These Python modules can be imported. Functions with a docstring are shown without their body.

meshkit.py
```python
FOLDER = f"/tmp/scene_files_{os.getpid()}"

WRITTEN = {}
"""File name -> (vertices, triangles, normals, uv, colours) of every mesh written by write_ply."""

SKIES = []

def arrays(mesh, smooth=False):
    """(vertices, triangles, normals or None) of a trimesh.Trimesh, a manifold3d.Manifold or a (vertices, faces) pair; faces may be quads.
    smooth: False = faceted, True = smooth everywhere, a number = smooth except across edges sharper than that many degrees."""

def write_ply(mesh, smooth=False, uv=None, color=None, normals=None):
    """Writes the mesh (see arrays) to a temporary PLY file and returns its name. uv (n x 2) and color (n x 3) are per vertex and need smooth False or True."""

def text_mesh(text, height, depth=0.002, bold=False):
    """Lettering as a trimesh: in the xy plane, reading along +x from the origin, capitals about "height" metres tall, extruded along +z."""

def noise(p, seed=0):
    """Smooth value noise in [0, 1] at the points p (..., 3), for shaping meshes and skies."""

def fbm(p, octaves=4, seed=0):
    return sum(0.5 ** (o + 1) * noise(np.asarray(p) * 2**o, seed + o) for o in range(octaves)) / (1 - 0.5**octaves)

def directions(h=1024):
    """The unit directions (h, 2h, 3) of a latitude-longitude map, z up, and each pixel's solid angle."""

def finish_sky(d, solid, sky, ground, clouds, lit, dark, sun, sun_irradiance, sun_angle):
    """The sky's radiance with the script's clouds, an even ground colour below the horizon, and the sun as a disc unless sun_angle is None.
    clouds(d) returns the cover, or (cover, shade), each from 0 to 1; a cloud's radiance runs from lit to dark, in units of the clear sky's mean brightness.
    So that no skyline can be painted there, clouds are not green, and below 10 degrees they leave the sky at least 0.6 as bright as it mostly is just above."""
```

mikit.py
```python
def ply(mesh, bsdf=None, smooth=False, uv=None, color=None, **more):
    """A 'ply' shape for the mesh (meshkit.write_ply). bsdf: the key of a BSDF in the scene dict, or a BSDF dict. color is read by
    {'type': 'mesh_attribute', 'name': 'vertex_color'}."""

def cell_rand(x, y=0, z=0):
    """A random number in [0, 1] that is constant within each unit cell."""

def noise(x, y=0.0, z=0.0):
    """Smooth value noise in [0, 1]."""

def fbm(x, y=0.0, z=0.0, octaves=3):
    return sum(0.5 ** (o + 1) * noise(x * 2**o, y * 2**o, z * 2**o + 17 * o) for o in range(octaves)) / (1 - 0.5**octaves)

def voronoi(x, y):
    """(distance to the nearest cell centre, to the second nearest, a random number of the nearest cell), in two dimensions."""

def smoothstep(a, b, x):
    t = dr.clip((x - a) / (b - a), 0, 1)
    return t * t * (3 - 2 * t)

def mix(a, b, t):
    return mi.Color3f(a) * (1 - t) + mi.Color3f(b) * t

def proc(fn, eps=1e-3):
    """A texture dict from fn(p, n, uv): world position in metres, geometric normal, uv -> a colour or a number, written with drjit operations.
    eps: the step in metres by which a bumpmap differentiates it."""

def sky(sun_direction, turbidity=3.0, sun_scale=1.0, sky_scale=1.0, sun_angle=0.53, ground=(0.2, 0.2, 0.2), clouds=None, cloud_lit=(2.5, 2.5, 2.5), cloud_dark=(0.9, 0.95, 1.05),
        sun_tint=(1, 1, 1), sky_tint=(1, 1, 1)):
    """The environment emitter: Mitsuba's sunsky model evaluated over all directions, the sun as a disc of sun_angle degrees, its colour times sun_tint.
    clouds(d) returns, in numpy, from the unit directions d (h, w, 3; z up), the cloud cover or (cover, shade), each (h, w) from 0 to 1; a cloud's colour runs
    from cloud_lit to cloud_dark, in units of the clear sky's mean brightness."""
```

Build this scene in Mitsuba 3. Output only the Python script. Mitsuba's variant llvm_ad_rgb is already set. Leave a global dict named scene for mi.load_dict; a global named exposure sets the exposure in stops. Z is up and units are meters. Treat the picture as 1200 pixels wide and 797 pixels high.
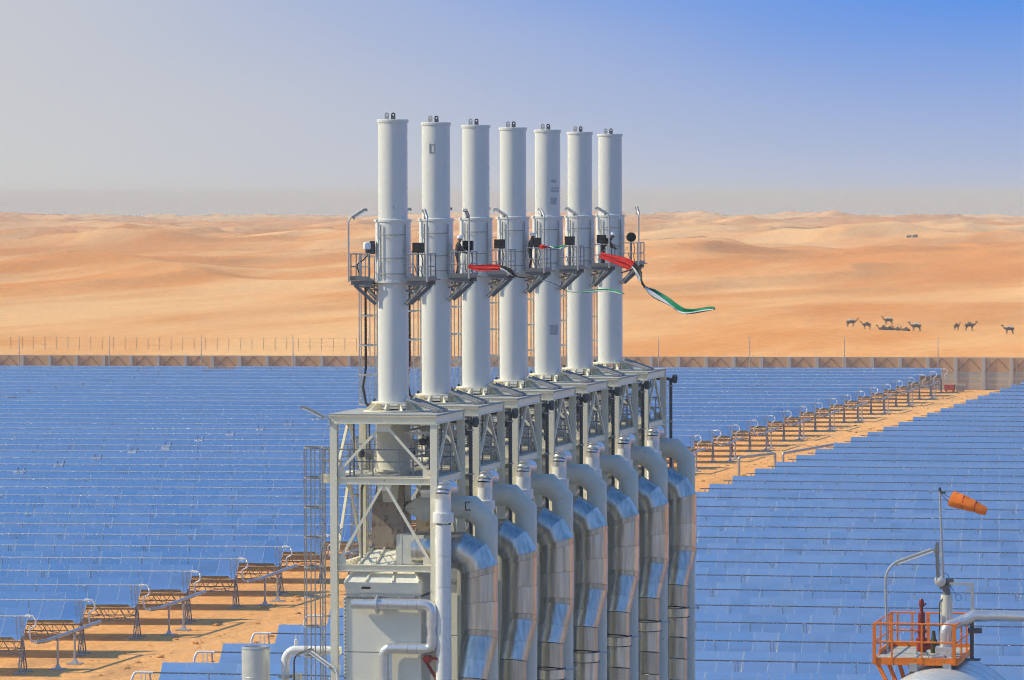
import math, random
import numpy as np, trimesh, manifold3d as m3
import drjit as dr, mitsuba as mi, mikit, meshkit
from mikit import proc, noise, fbm, voronoi, cell_rand, smoothstep, mix
T = mi.ScalarTransform4f
scene, labels = {}, {}
random.seed(7)
rng = np.random.default_rng(7)

# ------------------------------------------------------------------ camera, sky, exposure
CAM = np.array([0.0, 0.0, 36.0])
FWD = np.array([-0.15930, 0.98669, -0.03258])
scene['camera'] = {'type': 'perspective', 'fov': math.degrees(2 * math.atan(600 / 5200)), 'fov_axis': 'x',
                   'principal_point_offset_x': -350 / 1200, 'principal_point_offset_y': 0.0,
                   'near_clip': 1.0, 'far_clip': 40000.0,
                   'to_world': T().look_at(origin=CAM.tolist(), target=(CAM + FWD).tolist(), up=[0, 0, 1]),
                   'medium': {'type': 'ref', 'id': 'haze_air'}}
SUN = (-1.2, -0.3, 1.0)
TILT = math.degrees(math.atan2(0.3, 1.0))


def dust(d):
    """A bank of wind-blown dust stands in the western half of the sky, clear blue-grey air in the eastern half."""
    az = np.arctan2(d[..., 0], d[..., 1])
    el = np.degrees(np.arcsin(np.clip(d[..., 2], -1, 1)))
    s = np.sin(az + math.radians(13.5))
    n = meshkit.fbm(np.stack([az * 9, el * 0.5, az * 0], -1), 3)
    blue = np.clip((s + 0.14 + 0.06 * (n - 0.5)) / 0.28, 0, 1)
    blue = blue * blue * (3 - 2 * blue)
    lift = np.clip(el / 2.7, 0, 1)
    shade = np.clip(0.08 + blue * (0.30 + 0.66 * lift) + 0.12 * (1 - blue) * lift, 0, 1)
    hi = np.clip((el - 6) / 50, 0, 1)
    return (1 - hi) ** 2.2, shade * (1 - np.clip((el - 6) / 30, 0, 1)) + 0.55 * np.clip((el - 6) / 30, 0, 1)


scene['sky'] = mikit.sky(SUN, turbidity=3, clouds=dust, cloud_lit=(1.53, 1.47, 1.31), cloud_dark=(0.25, 0.66, 1.75), ground=(0.30, 0.285, 0.27), sun_tint=(0.95, 1.03, 1.02), sky_tint=(0.75, 1.40, 1.95))
exposure = 1.7

# ------------------------------------------------------------------ materials
def mat(name, color, rough=0.5, metallic=0.0, specular=0.5, bump=None, bscale=1.0, two=True, **more):
    tex = lambda c: proc(c) if callable(c) else ({'type': 'rgb', 'value': list(c)} if isinstance(c, (tuple, list)) else c)
    d = {'type': 'principled', 'base_color': tex(color), 'roughness': proc(rough) if callable(rough) else rough, 'metallic': metallic, **more}
    if specular is not None and metallic < 0.5:
        d['specular'] = specular
    if bump is not None:
        d = {'type': 'bumpmap', 'tex': proc(bump, 2e-2), 'scale': bscale, 'b': d}
    scene[name] = {'type': 'twosided', 'b': d} if two else d


def grained(a, b, s=1.5, streak=0.0, fleck=None, fl=0.8):
    def f(p, n, uv):
        t = fbm(p.x * s, p.y * s, p.z * s * (0.25 if streak else 1), 4)
        c = mix(a, b, t)
        if fleck is not None:
            g = smoothstep(fl, fl + 0.06, fbm(p.x * s * 5 + 9, p.y * s * 5, p.z * s * 2, 3))
            c = mix(c, fleck, g * 0.7)
        return c
    return f


mat('stack_paint', grained((0.58, 0.585, 0.55), (0.64, 0.64, 0.605), 1.1, 1, (0.40, 0.39, 0.37), 0.80), 0.38)
mat('beige_paint', grained((0.70, 0.65, 0.49), (0.79, 0.74, 0.575), 1.4, 1, (0.30, 0.22, 0.15), 0.78), 0.45)
mat('casing_paint', grained((0.63, 0.61, 0.505), (0.71, 0.69, 0.58), 0.7, 1, (0.33, 0.28, 0.2), 0.78), 0.5)
mat('duct_paint', grained((0.55, 0.535, 0.44), (0.62, 0.605, 0.51), 1.2, 1, (0.30, 0.26, 0.2), 0.78), 0.42)
mat('galvanised', grained((0.36, 0.37, 0.37), (0.52, 0.53, 0.53), 6.0), 0.4, 0.55)
mat('dark_steel', grained((0.045, 0.048, 0.055), (0.09, 0.09, 0.095), 4.0), 0.5)
mat('rail_grey', grained((0.20, 0.205, 0.21), (0.30, 0.30, 0.30), 5.0), 0.45)
mat('bracket_grey', grained((0.13, 0.135, 0.14), (0.19, 0.19, 0.19), 5.0), 0.5)
mat('black_rubber', (0.02, 0.02, 0.022), 0.5)
mat('rust_casing', grained((0.20, 0.15, 0.11), (0.33, 0.27, 0.21), 1.8, 1, (0.12, 0.07, 0.045), 0.62), 0.55)


def clad(k):
    base = [(0.50, 0.49, 0.455), (0.56, 0.55, 0.51), (0.45, 0.44, 0.41)][k]
    def col(p, n, uv):
        s = fbm(p.x * 9 + k * 31, p.y * 9, p.z * 0.35, 3)
        return mix(tuple(0.80 * c for c in base), tuple(min(1, 1.20 * c) for c in base), smoothstep(0.2, 0.8, s))
    def rough(p, n, uv):
        return 0.22 + 0.12 * fbm(p.x * 7, p.y * 7 + k * 17, p.z * 0.6, 3)
    def dents(p, n, uv):
        return fbm(p.x * 2.2, p.y * 2.2, p.z * 1.1 + 5 * k, 2)
    mat(f'cladding_{k}', col, rough, 0.88, specular=None, bump=dents, bscale=0.03)


for k in range(3):
    clad(k)
mat('silver_wrap', grained((0.60, 0.60, 0.60), (0.74, 0.74, 0.73), 5.0), 0.3, 0.75, bump=lambda p, n, uv: fbm(p.x * 14, p.y * 14, p.z * 14, 2), bscale=0.012)
mat('white_pipe', grained((0.62, 0.62, 0.61), (0.74, 0.74, 0.72), 2.0, 1, (0.45, 0.4, 0.33), 0.72), 0.32)
mat('lamp_white', (0.72, 0.73, 0.72), 0.3)
mat('orange_paint', grained((0.70, 0.16, 0.012), (0.82, 0.215, 0.022), 3.0, 0, (0.25, 0.08, 0.03), 0.72), 0.42)
mat('windsock_cloth', grained((0.82, 0.17, 0.015), (0.88, 0.23, 0.03), 8.0), 0.8)
mat('red_valve', grained((0.16, 0.018, 0.016), (0.24, 0.03, 0.025), 6.0), 0.35)
mat('yellow_paint', (0.62, 0.48, 0.06), 0.4)
mat('blue_hose', (0.05, 0.22, 0.42), 0.4)
mat('grating', grained((0.27, 0.265, 0.23), (0.38, 0.37, 0.325), 9.0), 0.7)
mat('tank_shell', grained((0.56, 0.57, 0.54), (0.66, 0.67, 0.64), 3.0, 1), 0.36, 0.45, bump=lambda p, n, uv: fbm(p.x * 1.6, p.y * 1.6, p.z * 1.6, 2), bscale=0.04)
mat('cloth_red', grained((0.52, 0.012, 0.012), (0.66, 0.02, 0.018), 9.0), 0.75)
mat('cloth_green', grained((0.0, 0.20, 0.075), (0.005, 0.29, 0.12), 9.0), 0.7)
mat('cloth_white', grained((0.70, 0.70, 0.72), (0.8, 0.8, 0.8), 9.0), 0.75)
mat('cloth_black', (0.012, 0.012, 0.013), 0.7)
mat('skin', (0.28, 0.15, 0.09), 0.55)
mat('jacket_dark', grained((0.025, 0.025, 0.032), (0.05, 0.05, 0.06), 12.0), 0.85)
mat('jacket_brown', grained((0.06, 0.028, 0.022), (0.10, 0.04, 0.03), 12.0), 0.85)
mat('helmet_white', (0.78, 0.78, 0.77), 0.3)
mat('camel_hide', grained((0.10, 0.055, 0.028), (0.17, 0.10, 0.055), 3.0), 0.9)
mat('camel_dark', grained((0.05, 0.033, 0.023), (0.10, 0.068, 0.046), 3.0), 0.9)
mat('camel_pale', grained((0.52, 0.42, 0.31), (0.64, 0.54, 0.42), 3.0), 0.9)
mat('scrub_leaf', grained((0.035, 0.045, 0.022), (0.075, 0.075, 0.038), 2.0), 0.8)
mat('container_red', (0.50, 0.06, 0.04), 0.5)
mat('concrete', grained((0.32, 0.29, 0.25), (0.42, 0.38, 0.33), 4.0), 0.85)
mat('fence_mesh', grained((0.52, 0.32, 0.165), (0.60, 0.38, 0.20), 0.6), 0.9)
mat('fence_lower', grained((0.42, 0.39, 0.30), (0.50, 0.45, 0.34), 0.8), 0.85)
mat('fence_post', grained((0.46, 0.44, 0.38), (0.54, 0.51, 0.44), 2.0), 0.6)
mat('fence_brace', (0.27, 0.16, 0.09), 0.7)
mat('receiver', (0.10, 0.115, 0.15), 0.18, 0.0, specular=0.7)
mat('seam_strip', (0.36, 0.40, 0.45), 0.6)
mat('yard_gravel', grained((0.20, 0.18, 0.145), (0.28, 0.25, 0.205), 0.4), 0.9)
mat('trough_steel', grained((0.27, 0.27, 0.265), (0.38, 0.38, 0.37), 3.0), 0.5, 0.3)
mat('receiver_pale', grained((0.50, 0.52, 0.54), (0.62, 0.64, 0.66), 2.0), 0.2, 0.3)  # sun glint along the left field tubes, painted in as a pale colour


def mirror_mat(k, metal_level=0.965):
    base = [(0.84, 0.90, 0.94), (0.82, 0.88, 0.93), (0.81, 0.88, 0.93)][k % 3]
    def col(p, n, uv):
        dusty = fbm(p.x * 0.35 + 3 * k, p.y * 0.35, p.z * 1.2, 4)
        return mix(base, (0.74, 0.74, 0.72), smoothstep(0.45, 0.8, dusty) * 0.6)
    def rough(p, n, uv):
        return 0.07 + 0.10 * fbm(p.x * 0.5, p.y * 0.5 + 7 * k, p.z, 3)
    mat(f'mirror_{k}', col, rough, metal_level - 0.02 * (k % 3), specular=None)


for k in range(3):
    mirror_mat(k)
for k in range(3, 6):          # the right field mirrors get a lower metallic value
    mirror_mat(k, 0.915)


def sand(p, n, uv):
    big = fbm(p.x / 300 + 5, p.y / 700, 0.0, 4)
    mid = fbm(p.x / 55, p.y / 260, 3.0, 4)
    fine = fbm(p.x * 0.6, p.y * 0.28, 9.0, 4)
    grain = noise(p.x * 7, p.y * 7, 1.0)
    pale = smoothstep(0.34, 0.60, 0.45 * big + 0.35 * mid + 0.2 * fbm(p.x / 18, p.y / 120, 6.0, 3))
    c = mix((0.58, 0.21, 0.042), (0.69, 0.37, 0.14), pale)
    c = mix(c, (0.47, 0.165, 0.036), smoothstep(0.55, 0.72, fbm(p.x / 120 + 40, p.y / 420, 1.0, 3)) * 0.4)
    c = c * (0.86 + 0.20 * fine + 0.08 * grain)
    # the graded strip between the two fields: wheel tracks pressed along its length, pale dust and darker stony patches
    lane = noise((p.x - 0.0138 * p.y) * 1.4, p.y * 0.02, 2.0)
    tr = smoothstep(0.62, 0.8, lane) * (1 - smoothstep(820.0, 860.0, p.y))
    c = mix(c, (0.60, 0.33, 0.14), tr * 0.45)
    stony = smoothstep(0.60, 0.72, fbm(p.x * 0.22, p.y * 0.10, 5.0, 4)) * (1 - smoothstep(812.0, 850.0, p.y))
    return mix(c, (0.38, 0.20, 0.09), stony * 0.5)


mat('sand', sand, 0.95, specular=0.1, bump=lambda p, n, uv: fbm(p.x * 1.3, p.y * 0.9, 0.0, 4), bscale=0.16)

# ------------------------------------------------------------------ mesh helpers
cat = trimesh.util.concatenate
V3 = lambda *a: np.array(a, float)


def box(x0, x1, y0, y1, z0, z1):
    m = trimesh.creation.box((abs(x1 - x0), abs(y1 - y0), abs(z1 - z0)))
    m.apply_translation([(x0 + x1) / 2, (y0 + y1) / 2, (z0 + z1) / 2])
    return m


def frame_of(p, q, up=(0, 0, 1)):
    d = V3(*q) - V3(*p)
    L = np.linalg.norm(d)
    d /= L
    up = V3(*up)
    if abs(d @ up) > 0.98:
        up = V3(0, 1, 0) if abs(d[1]) < 0.9 else V3(1, 0, 0)
    s = np.cross(d, up); s /= np.linalg.norm(s)
    u = np.cross(s, d)
    M = np.eye(4)
    M[:3, 0], M[:3, 1], M[:3, 2] = d, -s, u
    M[:3, 3] = (V3(*p) + V3(*q)) / 2
    return M, L


def bar(p, q, w, h=None, up=(0, 0, 1)):
    M, L = frame_of(p, q, up)
    m = trimesh.creation.box((L, w, h or w))
    m.apply_transform(M)
    return m


def ibeam(p, q, w, h, up=(0, 0, 1), t=0.03):
    """An I-section: two flanges and a web."""
    M, L = frame_of(p, q, up)
    a = trimesh.creation.box((L, w, t)); a.apply_translation((0, 0, h / 2 - t / 2))
    b = trimesh.creation.box((L, w, t)); b.apply_translation((0, 0, -h / 2 + t / 2))
    c = trimesh.creation.box((L - 0.004, t * 0.8, h - 2 * t))
    m = cat([a, b, c])
    m.apply_transform(M)
    return m


def tube(pts, r, n=12, caps=True):
    """A tube along a polyline with true mitred corners."""
    P = np.asarray(pts, float)
    rr = np.broadcast_to(np.asarray(r, float), (len(P),))
    D = np.diff(P, axis=0); D /= np.linalg.norm(D, axis=1, keepdims=True)
    d = D[0]
    a = np.cross(d, [0, 0, 1.0] if abs(d[2]) < 0.95 else [0, 1.0, 0]); a /= np.linalg.norm(a)
    b = np.cross(d, a)
    ang = np.arange(n) * 2 * np.pi / n
    rings = []
    for i in range(len(P)):
        if 0 < i < len(P) - 1:
            d0, d1 = D[i - 1], D[i]
        else:
            d0 = d1 = D[0] if i == 0 else D[-1]
        m = d0 + d1; m /= np.linalg.norm(m)
        e = np.cos(ang)[:, None] * a + np.sin(ang)[:, None] * b
        al = -(e @ m) / (d0 @ m)
        rings.append(P[i] + rr[i] * (e + al[:, None] * d0))
        if i < len(P) - 1 and i > 0:
            v = np.cross(d0, d1); s = np.linalg.norm(v)
            if s > 1e-9:
                R = trimesh.transformations.rotation_matrix(math.atan2(s, d0 @ d1), v / s)[:3, :3]
                a, b = R @ a, R @ b
    v = np.vstack(rings)
    i, j = np.meshgrid(np.arange(len(P) - 1), np.arange(n), indexing='ij')
    q = np.stack([i * n + j, i * n + (j + 1) % n, (i + 1) * n + (j + 1) % n, (i + 1) * n + j], -1).reshape(-1, 4)
    f = np.vstack([q[:, [0, 1, 2]], q[:, [0, 2, 3]]])
    if caps:
        v = np.vstack([v, P[:1], P[-1:]])
        j = np.arange(n); k = len(v)
        f = np.vstack([f, np.stack([(j + 1) % n, j, j * 0 + k - 2], 1), np.stack([(len(P) - 1) * n + j, (len(P) - 1) * n + (j + 1) % n, j * 0 + k - 1], 1)])
    m = trimesh.Trimesh(v, f, process=False)
    return m


def fillet(pts, rad, n=6):
    P = [V3(*p) for p in pts]
    out = [P[0]]
    for i in range(1, len(P) - 1):
        a, b = P[i - 1] - P[i], P[i + 1] - P[i]
        la, lb = np.linalg.norm(a), np.linalg.norm(b)
        a, b = a / la, b / lb
        half = math.acos(np.clip(a @ b, -1, 1)) / 2
        t = min(rad / math.tan(half), la * 0.48, lb * 0.48)
        R = t * math.tan(half)
        c = P[i] + (a + b) / np.linalg.norm(a + b) * (R / math.sin(half))
        s, e = P[i] + a * t - c, P[i] + b * t - c
        w = math.acos(np.clip(s @ e / (R * R), -1, 1))
        for k in range(n + 1):
            u = k / n
            out.append(c + (math.sin((1 - u) * w) * s + math.sin(u * w) * e) / max(math.sin(w), 1e-9))
    out.append(P[-1])
    return np.array(out)


def lathe(profile, n=32, c=(0, 0)):
    """profile: (radius, z) pairs from the bottom up on the outside."""
    p = np.asarray(profile, float)
    ang = np.arange(n) * 2 * np.pi / n
    v = np.stack([p[:, None, 0] * np.cos(ang) + c[0], p[:, None, 0] * np.sin(ang) + c[1], np.broadcast_to(p[:, None, 1], (len(p), n))], -1).reshape(-1, 3)
    i, j = np.meshgrid(np.arange(len(p) - 1), np.arange(n), indexing='ij')
    q = np.stack([i * n + j, i * n + (j + 1) % n, (i + 1) * n + (j + 1) % n, (i + 1) * n + j], -1).reshape(-1, 4)
    return trimesh.Trimesh(v, np.vstack([q[:, [0, 1, 2]], q[:, [0, 2, 3]]]), process=False)


def arc_bar(r, z, a0, a1, t=0.03, n=10, c=(0, 0)):
    a = np.linspace(a0, a1, n)
    return tube(np.stack([c[0] + r * np.cos(a), c[1] + r * np.sin(a), 0 * a + z], 1), t, 6)


def frustum(x0, x1, y0, y1, z0, X0, X1, Y0, Y1, z1):
    v = [(x0, y0, z0), (x1, y0, z0), (x1, y1, z0), (x0, y1, z0), (X0, Y0, z1), (X1, Y0, z1), (X1, Y1, z1), (X0, Y1, z1)]
    f = [(0, 2, 1), (0, 3, 2), (4, 5, 6), (4, 6, 7), (0, 1, 5), (0, 5, 4), (1, 2, 6), (1, 6, 5), (2, 3, 7), (2, 7, 6), (3, 0, 4), (3, 4, 7)]
    return trimesh.Trimesh(np.array(v, float), np.array(f), process=False)


def bones(segs, ref=0.05, smooth=6):
    """One continuous body from hulls of sphere pairs ((p, r), (q, s))."""
    out = m3.Manifold()
    for (p, r), (q, s) in segs:
        a = m3.Manifold.sphere(r, 16).translate(list(map(float, p)))
        b = m3.Manifold.sphere(s, 16).translate(list(map(float, q)))
        out += m3.Manifold.batch_hull([a, b])
    out = out.refine_to_length(ref)
    m = out.to_mesh()
    t = trimesh.Trimesh(m.vert_properties[:, :3], m.tri_verts)
    if smooth:
        trimesh.smoothing.filter_taubin(t, iterations=smooth)
    return t


taken = {}


def fresh(base):
    k = taken.get(base, -1) + 1
    taken[base] = k
    return base if k == 0 else f'{base}_{k:03d}'


def put(key, mesh, bsdf, smooth=False, M=None):
    """One entry of the scene."""
    s = mikit.ply(cat(mesh) if isinstance(mesh, list) else mesh, bsdf, smooth)
    if M is not None:
        s['to_world'] = M
    if key not in labels or key in scene or '__' in key:
        key = fresh(key)
    scene[key] = s
    return key


def tag(key, label, category=None, group=None, kind=None):
    labels[key] = {k: v for k, v in dict(label=label, category=category, group=group, kind=kind).items() if v}
    return key


def thing(base, label, category, group=None):
    return tag(fresh(base), label, category, group)


def dup(root, base, M, label, group=None):
    """A copy of a thing with copies of its parts."""
    new = fresh(base)
    for key in [k for k in scene if k == root or k.startswith(root + '__')]:
        d = dict(scene[key])
        d['to_world'] = M @ d['to_world'] if 'to_world' in d else M
        scene[new + key[len(root):]] = d
    labels[new] = {**labels[root], 'label': label}
    if group:
        labels[new]['group'] = group
    for key in [k for k in labels if k.startswith(root + '__')]:
        labels[new + key[len(root):]] = dict(labels[key])
    return new


ORD = ['first', 'second', 'third', 'fourth', 'fifth', 'sixth', 'seventh', 'eighth', 'ninth', 'tenth', 'eleventh', 'twelfth', 'thirteenth', 'fourteenth',
       'fifteenth', 'sixteenth', 'seventeenth', 'eighteenth', 'nineteenth', 'twentieth', 'twenty-first', 'twenty-second', 'twenty-third', 'twenty-fourth',
       'twenty-fifth', 'twenty-sixth', 'twenty-seventh', 'twenty-eighth', 'twenty-ninth', 'thirtieth', 'thirty-first', 'thirty-second', 'thirty-third',
       'thirty-fourth', 'thirty-fifth', 'thirty-sixth', 'thirty-seventh', 'thirty-eighth', 'thirty-ninth']

# ------------------------------------------------------------------ the setting: one sheet of sand, flat under the plant, dunes beyond
def ground_height(x, y):
    sm = lambda a, b, t: (lambda u: u * u * (3 - 2 * u))(np.clip((t - a) / (b - a), 0, 1))
    f = sm(850, 1150, y)
    P = lambda sx, sy, o=0: np.stack([x / sx + o, y / sy + o * 0.7, 0 * x + o], -1)
    w = meshkit.fbm(P(600, 800, 3), 3, 11)
    far = sm(950, 2700, y)

    def crests(length, lean, warp, seed, back=0.78):
        """Wind-shaped dunes: a long back rising from the west, a short slip face on the lee."""
        ph = x / length + lean * y / length + warp * (w - 0.5) + 0.5 * (meshkit.fbm(P(length * 0.8, length, seed), 2, seed) - 0.5)
        fr = ph - np.floor(ph)
        saw = np.where(fr < back, fr / back, (1 - fr) / (1 - back))
        amp = sm(0.38, 0.68, meshkit.fbm(P(length * 1.3, length * 1.6, seed + 2), 3, seed + 50))
        return saw ** 1.5 * amp
    ridge = 1 - np.abs(2 * meshkit.fbm(P(260, 380, 1), 4, 21) - 1)
    broad = meshkit.fbm(P(1300, 1300, 2), 3, 31)
    small = meshkit.fbm(P(45, 90, 4), 3, 41)
    h = (1.5 + 5.2 * far) * crests(240, 0.35, 3.2, 6) + (1.0 + 3.4 * far) * crests(95, -0.25, 3.0, 16) + (1.5 + 5 * far) * ridge ** 4 + (0.8 + 8 * far) * (broad - 0.35) + (0.3 + 1.1 * far) * (small - 0.5)
    crest = 1.0 * sm(1000, 1700, y)
    return f * (h + crest) * (1 - 0.85 * sm(5200, 7500, y)) - 39 * sm(6000, 10500, y)


ys = [-600, -200, 100, 250]
while ys[-1] < 15500:
    y = ys[-1]
    ys.append(y + (18 if y < 850 else min(5 + (y - 850) * 0.0075, 60) if y < 7500 else y * 0.05))
ys = np.array(ys)
us = np.concatenate([np.linspace(-1.0, -0.44, 20)[:-1], np.linspace(-0.44, -0.03, 620), np.linspace(-0.03, 0.8, 24)[1:]])
gx = us[None] * np.maximum(ys, 620)[:, None]
gy = np.broadcast_to(ys[:, None], gx.shape)
gz = ground_height(gx, gy)
n0, n1 = gx.shape
def sheet(a, b):
    i, j = np.meshgrid(np.arange(b - a - 1), np.arange(n1 - 1), indexing='ij')
    q = np.stack([i * n1 + j, i * n1 + j + 1, (i + 1) * n1 + j + 1, (i + 1) * n1 + j], -1).reshape(-1, 4)
    return np.stack([gx[a:b], gy[a:b], gz[a:b]], -1).reshape(-1, 3), q


cut_row = int(np.searchsorted(ys, 6300))
tag(put('distant_plain', sheet(cut_row - 1, n0), 'sand', True), 'far level sand plain fading into haze at the horizon', 'desert', kind='structure')
tag(put('desert_ground', sheet(0, cut_row), 'sand', True), 'orange desert sand, level in the plant and rolling into dunes beyond the fence', 'desert', kind='structure')


yx, yy_ = np.meshgrid(np.linspace(-210, 450, 12), np.linspace(-140, 276, 12))
i, j = np.meshgrid(np.arange(11), np.arange(11), indexing='ij')
q = np.stack([i * 12 + j, i * 12 + j + 1, (i + 1) * 12 + j + 1, (i + 1) * 12 + j], -1).reshape(-1, 4)
tag(put('plant_yard', (np.stack([yx, yy_, 0 * yx + 0.03], -1).reshape(-1, 3), q), 'yard_gravel'), 'grey gravel yard under the power block', 'yard', kind='structure')


def gh(x, y):
    return float(ground_height(np.array([float(x)]), np.array([float(y)]))[0])


# ------------------------------------------------------------------ parabolic trough fields
FOC, HALF, PIV = 1.71, 2.885, 2.7
S = np.linspace(-HALF, HALF, 13)
PROF = np.stack([S, S * S / (4 * FOC)], 1)          # across, along the normal


def panel_mesh(w):
    th = 0.02
    dn = np.stack([-S / (2 * FOC), 0 * S + 1], 1)
    dn /= np.linalg.norm(dn, axis=1, keepdims=True)
    lo = PROF - dn * th
    ring = np.vstack([PROF, lo[::-1]])
    k = len(ring)
    v = np.vstack([np.column_stack([np.full(k, s * w / 2), ring]) for s in (-1, 1)])
    f = []
    for a in range(k):
        b = (a + 1) % k
        f += [(a, k + a, k + b), (a, k + b, b)]
    for a in range(len(S) - 1):
        b, c, d_ = a + 1, k - 1 - a, k - 2 - a
        f += [(a, b, d_), (a, d_, c), (k + a, k + d_, k + b), (k + a, k + c, k + d_)]
    return trimesh.Trimesh(v, np.array(f), process=False)


PW, MOD = 1.735, 12.35
PANEL = panel_mesh(PW)
PANELS = [mikit.ply(PANEL, f'mirror_{k}', 30) for k in range(6)]
RIB = panel_mesh(0.03)
RIB.apply_translation((0, 0, 0.012))
ARM = cat([bar((0, 0, 0.02), (0, 0, FOC + 0.02), 0.075, 0.12, up=(0, 1, 0)), bar((0, -0.1, FOC - 0.02), (0, 0.1, FOC - 0.02), 0.07)])
ARM_PLY = mikit.ply(ARM, 'galvanised')


def truss(L):
    """The torque box under a 12 m module: four chords, zigzags on its sides, arms out to the mirror rims."""
    w, h0, h1, out = 0.62, -0.12, -1.15, []
    for sy in (-1, 1):
        for z in (h0, h1):
            out.append(bar((0, sy * w, z), (L, sy * w, z), 0.07))
        n = 9
        for k in range(n):
            x0, x1 = L * k / n, L * (k + 0.5) / n
            out.append(bar((x0, sy * w, h0), (x1, sy * w, h1), 0.04))
            out.append(bar((x1, sy * w, h1), (L * (k + 1) / n, sy * w, h0), 0.04))
    for k in range(5):
        out.append(bar((L * k / 4, -w, h1), (L * min(k + 1, 4) / 4 - (L / 4 if k == 4 else 0), w, h1), 0.04))
    for k in range(7):
        x = L * (k + 0.5) / 7
        for sy in (-1, 1):
            out.append(bar((x, sy * w, h1 + 0.2), (x, sy * 2.75, PROF[0, 1] - 0.14), 0.05, 0.07))
    return cat(out)


TRUSS = truss(11.9)


def pylon_mesh():
    o = []
    for s in (-1, 1):
        o.append(bar((s * 0.10, -0.95, 0.1), (s * 0.05, -0.1, PIV - 0.3), 0.085))
        o.append(bar((s * 0.10, 0.95, 0.1), (s * 0.05, 0.1, PIV - 0.3), 0.085))
    o += [box(-0.10, 0.10, -0.14, 0.14, PIV - 0.6, PIV + 0.12), bar((0, -0.62, 0.95), (0, 0.62, 0.95), 0.08), bar((0, -0.9, 0.2), (0, 0.5, 1.5), 0.06),
          box(-0.45, 0.45, -1.25, -0.7, 0, 0.12), box(-0.45, 0.45, 0.7, 1.25, 0, 0.12)]
    return cat(o)


PYLON = pylon_mesh()
PYLON_PLY = mikit.ply(PYLON, 'trough_steel')
PYLON_MID = cat([PYLON, box(-0.235, 0.235, -0.16, 0.16, PIV - 1.9, PIV + 0.55)])
TILTR = math.radians(TILT)
FOCY, FOCZ = -math.sin(TILTR) * FOC, PIV + math.cos(TILTR) * FOC


def copies(mesh, offs):
    v = np.vstack([mesh.vertices + np.array([o, 0, 0]) for o in offs])
    f = np.vstack([mesh.faces + k * len(mesh.vertices) for k in range(len(offs))])
    return trimesh.Trimesh(v, f, process=False)


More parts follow.
